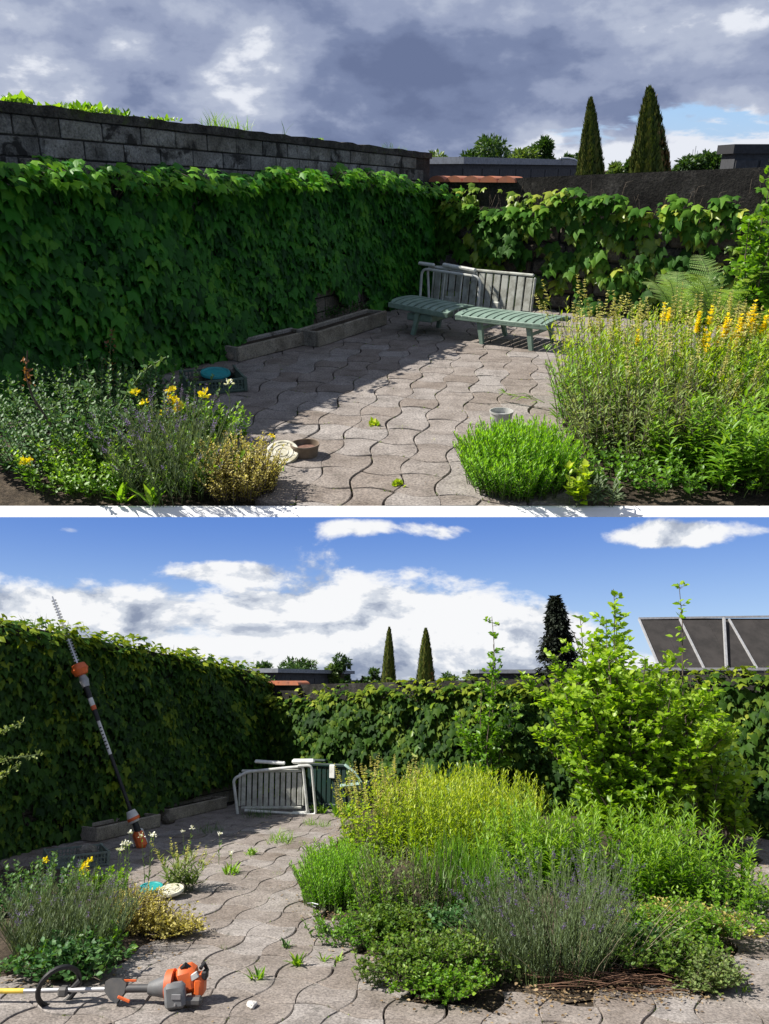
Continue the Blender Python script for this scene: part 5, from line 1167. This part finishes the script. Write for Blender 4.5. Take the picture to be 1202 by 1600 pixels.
for k in range(4): MB().prism([(0, 0), (.07, .01), (.1, .04), (.03, .035)], 0, .004, TR((k * .015 - .03, k * .02 - .03, .012 + .01 * k), k * .7, .3 * k - .4, .3)).build('foil_scrap', foil, root)
P = g('L', 393, 1572); rock('L', 'white_pebble', 'small white pebble at the front edge of the lower paving', (P.x, P.y, -.005), (.035, .025, .015), stone('white pebble', 'L', (.5, .48, .44), (.6, .58, .54), (.7, .68, .64), 9, 60, .002, .8, None, 0))

# =================================================================== LOWER GARDEN: planting
def hb(x, yb, yt): B = gl('L', x, yb); return B, ph('L', x, yt, B)
B, h_ = hb(985, 1345, 915)
shrub('L', 'round_leaved_shrub', 'big bright shrub with round leaves rising over the hedge on the right', 'shrub', B, 40, h_ * 1.02, .98, 50, .32, 24, T_OVAL, .066, shrub_leaf, stem_b, r0=.014, t0=.14, hv=.34, flat=.6, tint0=.2, tint1=.5)
for (x, yt, dx, lab) in ((968, 912, .0, 'tallest left shoot of the big shrub against the sky'), (1080, 905, .05, 'tallest right shoot of the big shrub against the sky'), (905, 955, -.05, 'left outward shoot of the big shrub')):
    P = at('L', x, 1100, B[1]); shrub('L', 'shrub_shoot', lab, 'shrub', (P.x - dx, B[1], 0), 1, at('L', x, yt, B[1]).z, abs(dx) + .02, 20, .13, 8, T_OVAL, .07, shrub_leaf, stem_b, r0=.012, t0=.5, hv=0)
for (x, yt, sp_, lab) in ((1130, 1040, .35, 'leafy side branch of the big shrub before the right hand ivy'), (1150, 1130, .3, 'low leafy branches at the right edge beside the big shrub')):
    P = at('L', x, 1200, B[1]); shrub('L', 'leafy_shrub', lab, 'shrub', (P.x - .1, B[1] + .1, 0), 7, at('L', x, yt, B[1]).z, sp_, 18, .26, 12, T_OVAL, .075, shrub_leaf, stem_b, r0=.01, t0=.3, hv=.4)
P = at('L', 765, 1200, 8.9); shrub('L', 'young_tree', 'thin young tree with airy green leaves before the ivy hedge', 'tree', (P.x, 8.9, 0), 8, at('L', 765, 985, 8.9).z * 1.12, .36, 30, .2, 14, T_OVAL, .062, herb_green, stem_b, r0=.012, t0=.3, hv=.35)
for (x, Y, n, ln, lab) in ((690, 9.0, 11, .5, 'fern behind the yellow green bed, in front of the ivy hedge'), (740, 8.8, 9, .5, 'fern below the thin young tree'), (660, 9.1, 8, .42, 'small fern left of the other ferns under the blue sky')):
    q = at('L', x, 1230, Y); fern('L', lab, (q.x, q.y, .12), n, ln, 'ferns below the ivy hedge')
whL2 = dict(kind='whorl', mat=cream_fl, len=.14, tiers=7, n=6, size=.024, tpl=T_OVAL, share=.75)
def bedplant(name, label, cat, x, yb, yt, rx, ry, n, per, tp, size, lm, sm_, **kw):
    B, h_ = hb(x, yb, yt); return herb('L', name, label, cat, (B[0], B[1], kw.pop('z', 0)), rx, ry, n, h_, per, tp, size, lm, sm_, **kw)
bedplant('sage_clump', 'sage with cream flower spikes at the left end of the big bed', 'sage', 600, 1330, 1212, .36, .55, 150, 26, T_OVAL, .05, yel_green, stem_b, flower=whL2, lean=.2, hv=.35, dome=.2)
bedplant('yellow_bed_plants', 'dense yellow green flowering stand in the middle of the big bed', 'herb', 725, 1345, 1208, .66, .62, 480, 38, T_LANCE, .075, yel_green, stem_g, lean=.15, hv=.22, dome=.15, up=.7, tint0=.3)
bedplant('willow_herb', 'bright narrow leaved stems right of the yellow green stand', 'herb', 840, 1395, 1250, .42, .4, 120, 32, T_LANCE, .095, herb_green, stem_g, lean=.15, hv=.25, up=.55, tint0=.35)
bedplant('willow_herb', 'tall narrow leaved stems before the big shrub', 'herb', 950, 1400, 1262, .52, .42, 130, 36, T_LANCE, .10, herb_green, stem_g, lean=.2, hv=.3, up=.5, tint0=.3)
bedplant('willow_herb', 'narrow leaved stems at the right end of the big bed', 'herb', 1070, 1400, 1262, .42, .4, 85, 34, T_LANCE, .10, herb_green, stem_g, lean=.25, hv=.35, up=.5)
bedplant('leafy_edge', 'low shaded leafy plants at the right edge of the big bed', 'herb', 1120, 1420, 1340, .38, .3, 100, 18, T_OVAL, .05, herb_green, stem_g, lean=.4, hv=.4)
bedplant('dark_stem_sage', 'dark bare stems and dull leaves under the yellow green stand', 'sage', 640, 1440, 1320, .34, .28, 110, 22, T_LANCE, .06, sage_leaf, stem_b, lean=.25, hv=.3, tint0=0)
bedplant('green_grassy_clump', 'dark green grassy clump between sage and lavender', 'grass', 720, 1440, 1320, .24, .25, 110, 16, T_BLADE, .22, herb_green, stem_g, lean=.3, hv=.3, up=1.1, tint0=0)
bedplant('hyssop_mound', 'bright needle leaved mound at the left point of the big bed', 'herb', 528, 1408, 1322, .25, .26, 560, 50, T_NLEAF, .032, mound_leaf, stem_g, lean=.35, hv=.25, up=.75, dome=.45, taper=.3)
bedplant('lettuce_weed', 'light green leafy plants right beside the needle leaved mound', 'weed', 598, 1440, 1350, .16, .14, 34, 18, T_OVAL, .06, herb_green, stem_g, lean=.3, hv=.4)
lv2 = dict(kind='whorl', mat=lav_fl, len=.055, tiers=7, n=4, size=.015, tpl=T_SMALL, share=.25)
bedplant('lavender', 'big grey green lavender with violet spikes at the front of the bed', 'lavender', 860, 1520, 1350, .33, .22, 520, 26, T_NEEDLE, .05, grey_leaf, stem_g, lean=.5, hv=.3, up=1.0, stem_r=.0022, flower=lv2, dome=.4)
bedplant('lavender', 'violet tipped lavender behind the big lavender, among the narrow leaved stems', 'lavender', 940, 1450, 1320, .16, .12, 80, 14, T_NEEDLE, .05, grey_leaf, stem_g, lean=.3, hv=.2, up=1.0, stem_r=.0022, flower=lv2)
def spreading(label, x, yb, yt, n, sp_, lm=shrub_leaf, tw=20, size=.03, flat=.6, lean_to=(0, 0)):
    B, h_ = hb(x, yb, yt); return shrub('L', 'spreading_shrub', label, 'shrub', B, n, h_, sp_, tw, .16, 16, T_OVAL, size, lm, stem_b, r0=.006, arch=.35, hv=.4, flat=flat, t0=.1, lean_to=lean_to)
spreading('low spreading shrub with tiny yellow green leaves at the right of the bed', 1065, 1480, 1390, 46, .72, herb_green, 28, .024)
spreading('yellowish twiggy sprays over the low spreading shrub', 1075, 1475, 1400, 22, .62, dry_leaf, 20, .022)
spreading('low creeping shrub trailing onto the paving left of the lavender', 680, 1535, 1430, 40, .46, creeper_leaf, 30, .024)
spreading('dark creeping shrub below the yellow green stand', 720, 1480, 1390, 22, .36, rose_leaf, 22, .03)
spreading('small leaved creeper at the front left of the lavender', 700, 1560, 1500, 18, .26, herb_green, 22, .024)
spreading('small bushy weed alone on the paving at the lower right', 1110, 1545, 1518, 18, .20, sage_leaf, 18, .022)
spreading('low rank leaves between needle leaved mound and creeping shrub', 620, 1470, 1405, 24, .32, creeper_leaf, 24, .028)
spreading('dull trailing shrub beyond the heap of stalks', 1030, 1520, 1440, 30, .5, creeper_leaf, 26, .026)
spreading('dark low leaves right of the lavender foot', 1000, 1510, 1450, 18, .34, rose_leaf, 20, .04)
bedplant('ground_leaves', 'mixed low leaves covering the earth between mound and creeping shrub', 'herb', 610, 1460, 1425, .5, .34, 320, 12, T_OVAL, .035, herb_green, stem_g, lean=.6, hv=.5, tint0=0)
bedplant('ground_leaves', 'mixed low leaves before the creeping shrub along the paving', 'herb', 680, 1530, 1500, .42, .18, 240, 12, T_OVAL, .028, sage_leaf, stem_g, lean=.6, hv=.5, tint0=0)
bedplant('ground_leaves', 'low leaves under the sage at the back left of the bed', 'herb', 560, 1350, 1315, .4, .5, 220, 12, T_OVAL, .04, herb_green, stem_g, lean=.6, hv=.5)
bedplant('dead_stalks', 'thin grey dead stalks standing in the lavender', 'herb', 880, 1520, 1395, .4, .2, 60, 3, T_NEEDLE, .03, straw, plain('dry grey stalk', (.3, .25, .17), .8), lean=1.1, hv=.4, stem_r=.002)
bedplant('dead_stalks', 'dark dead stalks between the yellow green stand and the lavender', 'herb', 690, 1450, 1320, .5, .2, 60, 3, T_NEEDLE, .04, straw, stem_d, lean=.5, hv=.4, stem_r=.003)
# pulled out stems lying before the lavender
P = g('L', 960, 1545); root = thing('plant_cuttings', 'heap of reddish dry stalks lying before the lavender', 'cuttings', 'L', (P.x, P.y, 0)); S = Stems()
for i in range(80):
    a = U(-.5, .5) + (pi if U() < .5 else 0); c = np.array([U(-.35, .3), U(-.10, .12), U(.0, .06)]); l = U(.1, .34); d = np.array([cos(a), sin(a) * .6, U(-.12, .12)]); S.add([c - d * l / 2, c + (0, 0, U(.0, .03)), c + d * l / 2], .0032, .0016)
redst = plain('reddish dry stalk', (.16, .085, .05), .8); S.build('stalks', redst, root)
o = Leaves(); n = 500; o.add(np.stack([U(-.5, .5, n), U(-.2, .2, n), U(0, .03, n)], -1), U(-1, 1, (n, 3)) * (1, 1, .2), U(-.4, .4, (n, 3)) + (0, 0, 1), .022 * U(.5, 1.3, n), U(0, 1, n)); o.build('fallen_leaves', T_OVAL, straw, root)
# litter along the beds
for nm, lab, poly, fr in (('leaf_litter', 'dry leaf litter scattered along the edge of the big bed', bedL, 'L'), ('leaf_litter', 'dry leaf litter along the edge of the small left bed', bedL2, 'L')):
    o = Leaves()
    for i in range(len(poly) - 1):
        a, b = poly[i], poly[i + 1]; n = int((b - a).length * 260); t = U(0, 1, (n, 1)); p = np.array(a) * (1 - t) + np.array(b) * t + rng.normal(size=(n, 3)) * (.11, .11, 0); p[:, 2] = U(.0, .012, n)
        o.add(p, U(-1, 1, (n, 3)) * (1, 1, .15), U(-.4, .4, (n, 3)) + (0, 0, 1), .02 * U(.4, 1.3, n), U(0, 1, n))
    ob = link(nm, o.mesh(nm, T_OVAL, straw), fr); tag(ob, lab, 'leaf litter', kind='stuff')
# left bed
bedplant('lavender', 'grey lavender bush in the small bed at the left edge under the blue sky', 'lavender', 105, 1490, 1372, .30, .26, 380, 24, T_NEEDLE, .06, grey_leaf, stem_g, lean=.5, hv=.3, up=1.0, stem_r=.0022, flower=dict(kind='whorl', mat=lav_fl, len=.05, tiers=6, n=4, size=.014, tpl=T_SMALL, share=.2), dome=.4)
bedplant('yellow_herb', 'pale yellow small leaved bush right of the grey lavender', 'bush', 212, 1455, 1388, .165, .17, 340, 32, T_OVAL, .018, dry_leaf, stem_b, lean=.45, hv=.35, dome=.5, taper=.2)
bedplant('leafy_herb', 'dark green leafy plants at the left edge behind the lavender', 'herb', 50, 1430, 1348, .26, .3, 90, 22, T_OVAL, .05, rose_leaf, stem_g, lean=.35, hv=.4)
bedplant('bright_herb', 'bright green plants with yellow blooms behind the left lavender', 'herb', 150, 1400, 1355, .22, .16, 60, 20, T_OVAL, .04, herb_green, stem_g, lean=.3, hv=.35)
for (x, yb, yt, n, lab) in ((127, 1400, 1352, 3, 'yellow bloom cluster above the left lavender under the blue sky'), (62, 1400, 1338, 1, 'lone yellow bloom near the left edge under the blue sky'), (138, 1400, 1335, 1, 'small yellow bloom beside the crate under the blue sky')):
    B = gl('L', x, yb); herb('L', 'yellow_flower', lab, 'flower', B, .02, .02, n, ph('L', x, yt, B), 6, T_OVAL, .035, herb_green, stem_g, lean=.05, hv=.08, flower=dict(kind='head', mat=yellow_fl, n=18, r=.018, size=.026, tpl=T_PETAL), group='yellow blooms of the small left bed')
for (x, yb, yt, n, lab) in ((200, 1390, 1300, 4, 'white flowered stems left of the orange motor'), (230, 1385, 1296, 3, 'white flowered stems right of the orange motor'), (186, 1388, 1316, 2, 'short white flowered stems before the near trough'), (292, 1350, 1286, 2, 'white blooms standing above the young sage plant'), (340, 1350, 1306, 1, 'bare white tipped stem right of the young sage plant'), (361, 1352, 1330, 1, 'small white seed head on the paving')):
    B = gl('L', x, yb); herb('L', 'white_flower_stem', lab, 'flower', B, .03, .03, n, ph('L', x, yt, B), 9, T_LANCE, .05, herb_green, stem_g, lean=.12, hv=.12, up=.9, flower=dict(kind='head', mat=white_fl, n=16, r=.02, size=.018, tpl=T_PETAL), group='white blooming weeds of the lower garden')
bedplant('young_sage', 'young sage plant with pale flower spikes growing in the paving', 'sage', 282, 1392, 1330, .09, .06, 22, 18, T_LANCE, .10, sage_leaf, stem_g, lean=.4, hv=.3, up=.6, flower=dict(kind='whorl', mat=cream_fl, len=.13, tiers=7, n=6, size=.022, tpl=T_OVAL, share=.5))
spreading('trailing green weeds before the left lavender', 110, 1525, 1465, 22, .40, rose_leaf, 18, .035)
spreading('small bright weeds at the foot of the left lavender', 150, 1500, 1470, 8, .22, herb_green, 8, .035)
spreading('fine trailing weeds right of the pale yellow bush', 270, 1462, 1438, 16, .22, dry_leaf, 14, .022)
# rose sprays from outside the left edge
for (y, lab) in ((1140, 'upper spray of small pale leaves reaching in at the left edge'), (1172, 'middle spray of small pale leaves at the left edge'), (1215, 'lower spray of small pale leaves at the left edge')):
    P = at('L', -40, y + 22, 5.6); Q = at('L', {1140: 36, 1172: 64, 1215: 30}[y], y + {1140: -12, 1172: 6, 1215: -20}[y], 5.6); root = thing('rose_spray', lab, 'rose', 'L', (P.x, P.y, 0), group='rose sprays at the left edge'); d_ = np.array(Q - P); S = Stems(); S.add(np.vstack([[-.1, 0, 0], [-.08, 0, P.z * .7], np.array([0, 0, P.z]), np.array([0, 0, P.z]) + d_]), .006, .002, 4); S.build('cane', stem_g, root, None)
    n = 90; t = U(0, 1, (n, 1)); Lv = Leaves(); Lv.add(np.array([0, 0, P.z]) + d_ * t + U(-.02, .02, (n, 3)), U(-1, 1, (n, 3)) + (0, 0, .2), U(-1, 1, (n, 3)), .028 * U(.6, 1.2, n), U(.3, 1, n)); Lv.build('leaves', T_OVAL, sage_leaf, root)
# weeds in the paving
wd = [(440, 1315, 90, .16, .12, 'largest grass tuft in the paving before the white lounger', T_BLADE, 1), (475, 1318, 24, .06, .05, 'small tuft right of the largest grass tuft', T_BLADE, 1), (483, 1288, 50, .12, .06, 'tuft at the foot of the white lounger', T_BLADE, 1), (505, 1290, 50, .10, .08, 'tuft between white lounger and bed', T_BLADE, 1),
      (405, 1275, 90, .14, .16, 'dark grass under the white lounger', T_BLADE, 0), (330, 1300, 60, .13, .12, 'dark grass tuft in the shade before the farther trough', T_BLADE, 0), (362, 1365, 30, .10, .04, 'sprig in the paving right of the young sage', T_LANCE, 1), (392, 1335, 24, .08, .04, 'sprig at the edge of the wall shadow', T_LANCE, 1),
      (445, 1480, 16, .08, .02, 'upright sprig on the middle of the lower paving', T_LANCE, 0), (463, 1508, 18, .09, .02, 'second upright sprig on the lower paving', T_LANCE, 1), (402, 1528, 18, .08, .03, 'yellow green sprig near the brush cutter', T_LANCE, 1), (505, 1500, 12, .06, .02, 'thin sprig toward the bed on the lower paving', T_LANCE, 1), (530, 1500, 12, .06, .02, 'sprig nearest the bed on the lower paving', T_LANCE, 1),
      (355, 1480, 12, .04, .04, 'flat moss tuft in the joints left of the upright sprig', T_BLADE, 1), (432, 1365, 16, .05, .05, 'flat tuft behind the mound', T_BLADE, 1), (500, 1270, 40, .14, .06, 'weeds before the dark green lounger', T_LANCE, 1), (535, 1275, 60, .18, .10, 'leafy weeds at the back corner of the bed', T_LANCE, 1), (60, 1510, 16, .15, .03, 'broad green weed at the lower left corner', T_LANCE, 1), (95, 1515, 12, .15, .02, 'upright broad weed beside the loop handle', T_LANCE, 1), (165, 1500, 12, .12, .02, 'broad weed before the dark foot of the lavender', T_LANCE, 0), (1160, 1545, 14, .05, .05, 'tuft at the lower right corner', T_LANCE, 1)]
for (x, y, n, h_, s_, lab, tp_, br) in wd:
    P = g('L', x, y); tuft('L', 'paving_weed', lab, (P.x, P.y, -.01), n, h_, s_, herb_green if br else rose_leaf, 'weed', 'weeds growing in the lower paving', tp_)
for (x, y, n, h_, s_, lab) in ((45, 975, 14, .14, .04, 'first grass sprig on top of the left ivy wall'), (70, 978, 24, .16, .07, 'grass tuft left of the trimmer blade on the ivy wall'), (125, 985, 40, .13, .12, 'grass tuft right of the trimmer blade on the ivy wall'), (398, 1040, 14, .12, .04, 'grass at the far end of the left ivy wall')):
    P, s = wall_hit('L', x, y, qs, qb); tuft('L', 'wall_top_grass', lab, (P.x - .05, P.y + .03, P.z - .02), n, h_, s_, rose_leaf, 'weed', 'grass on top of the left ivy wall', T_BLADE)
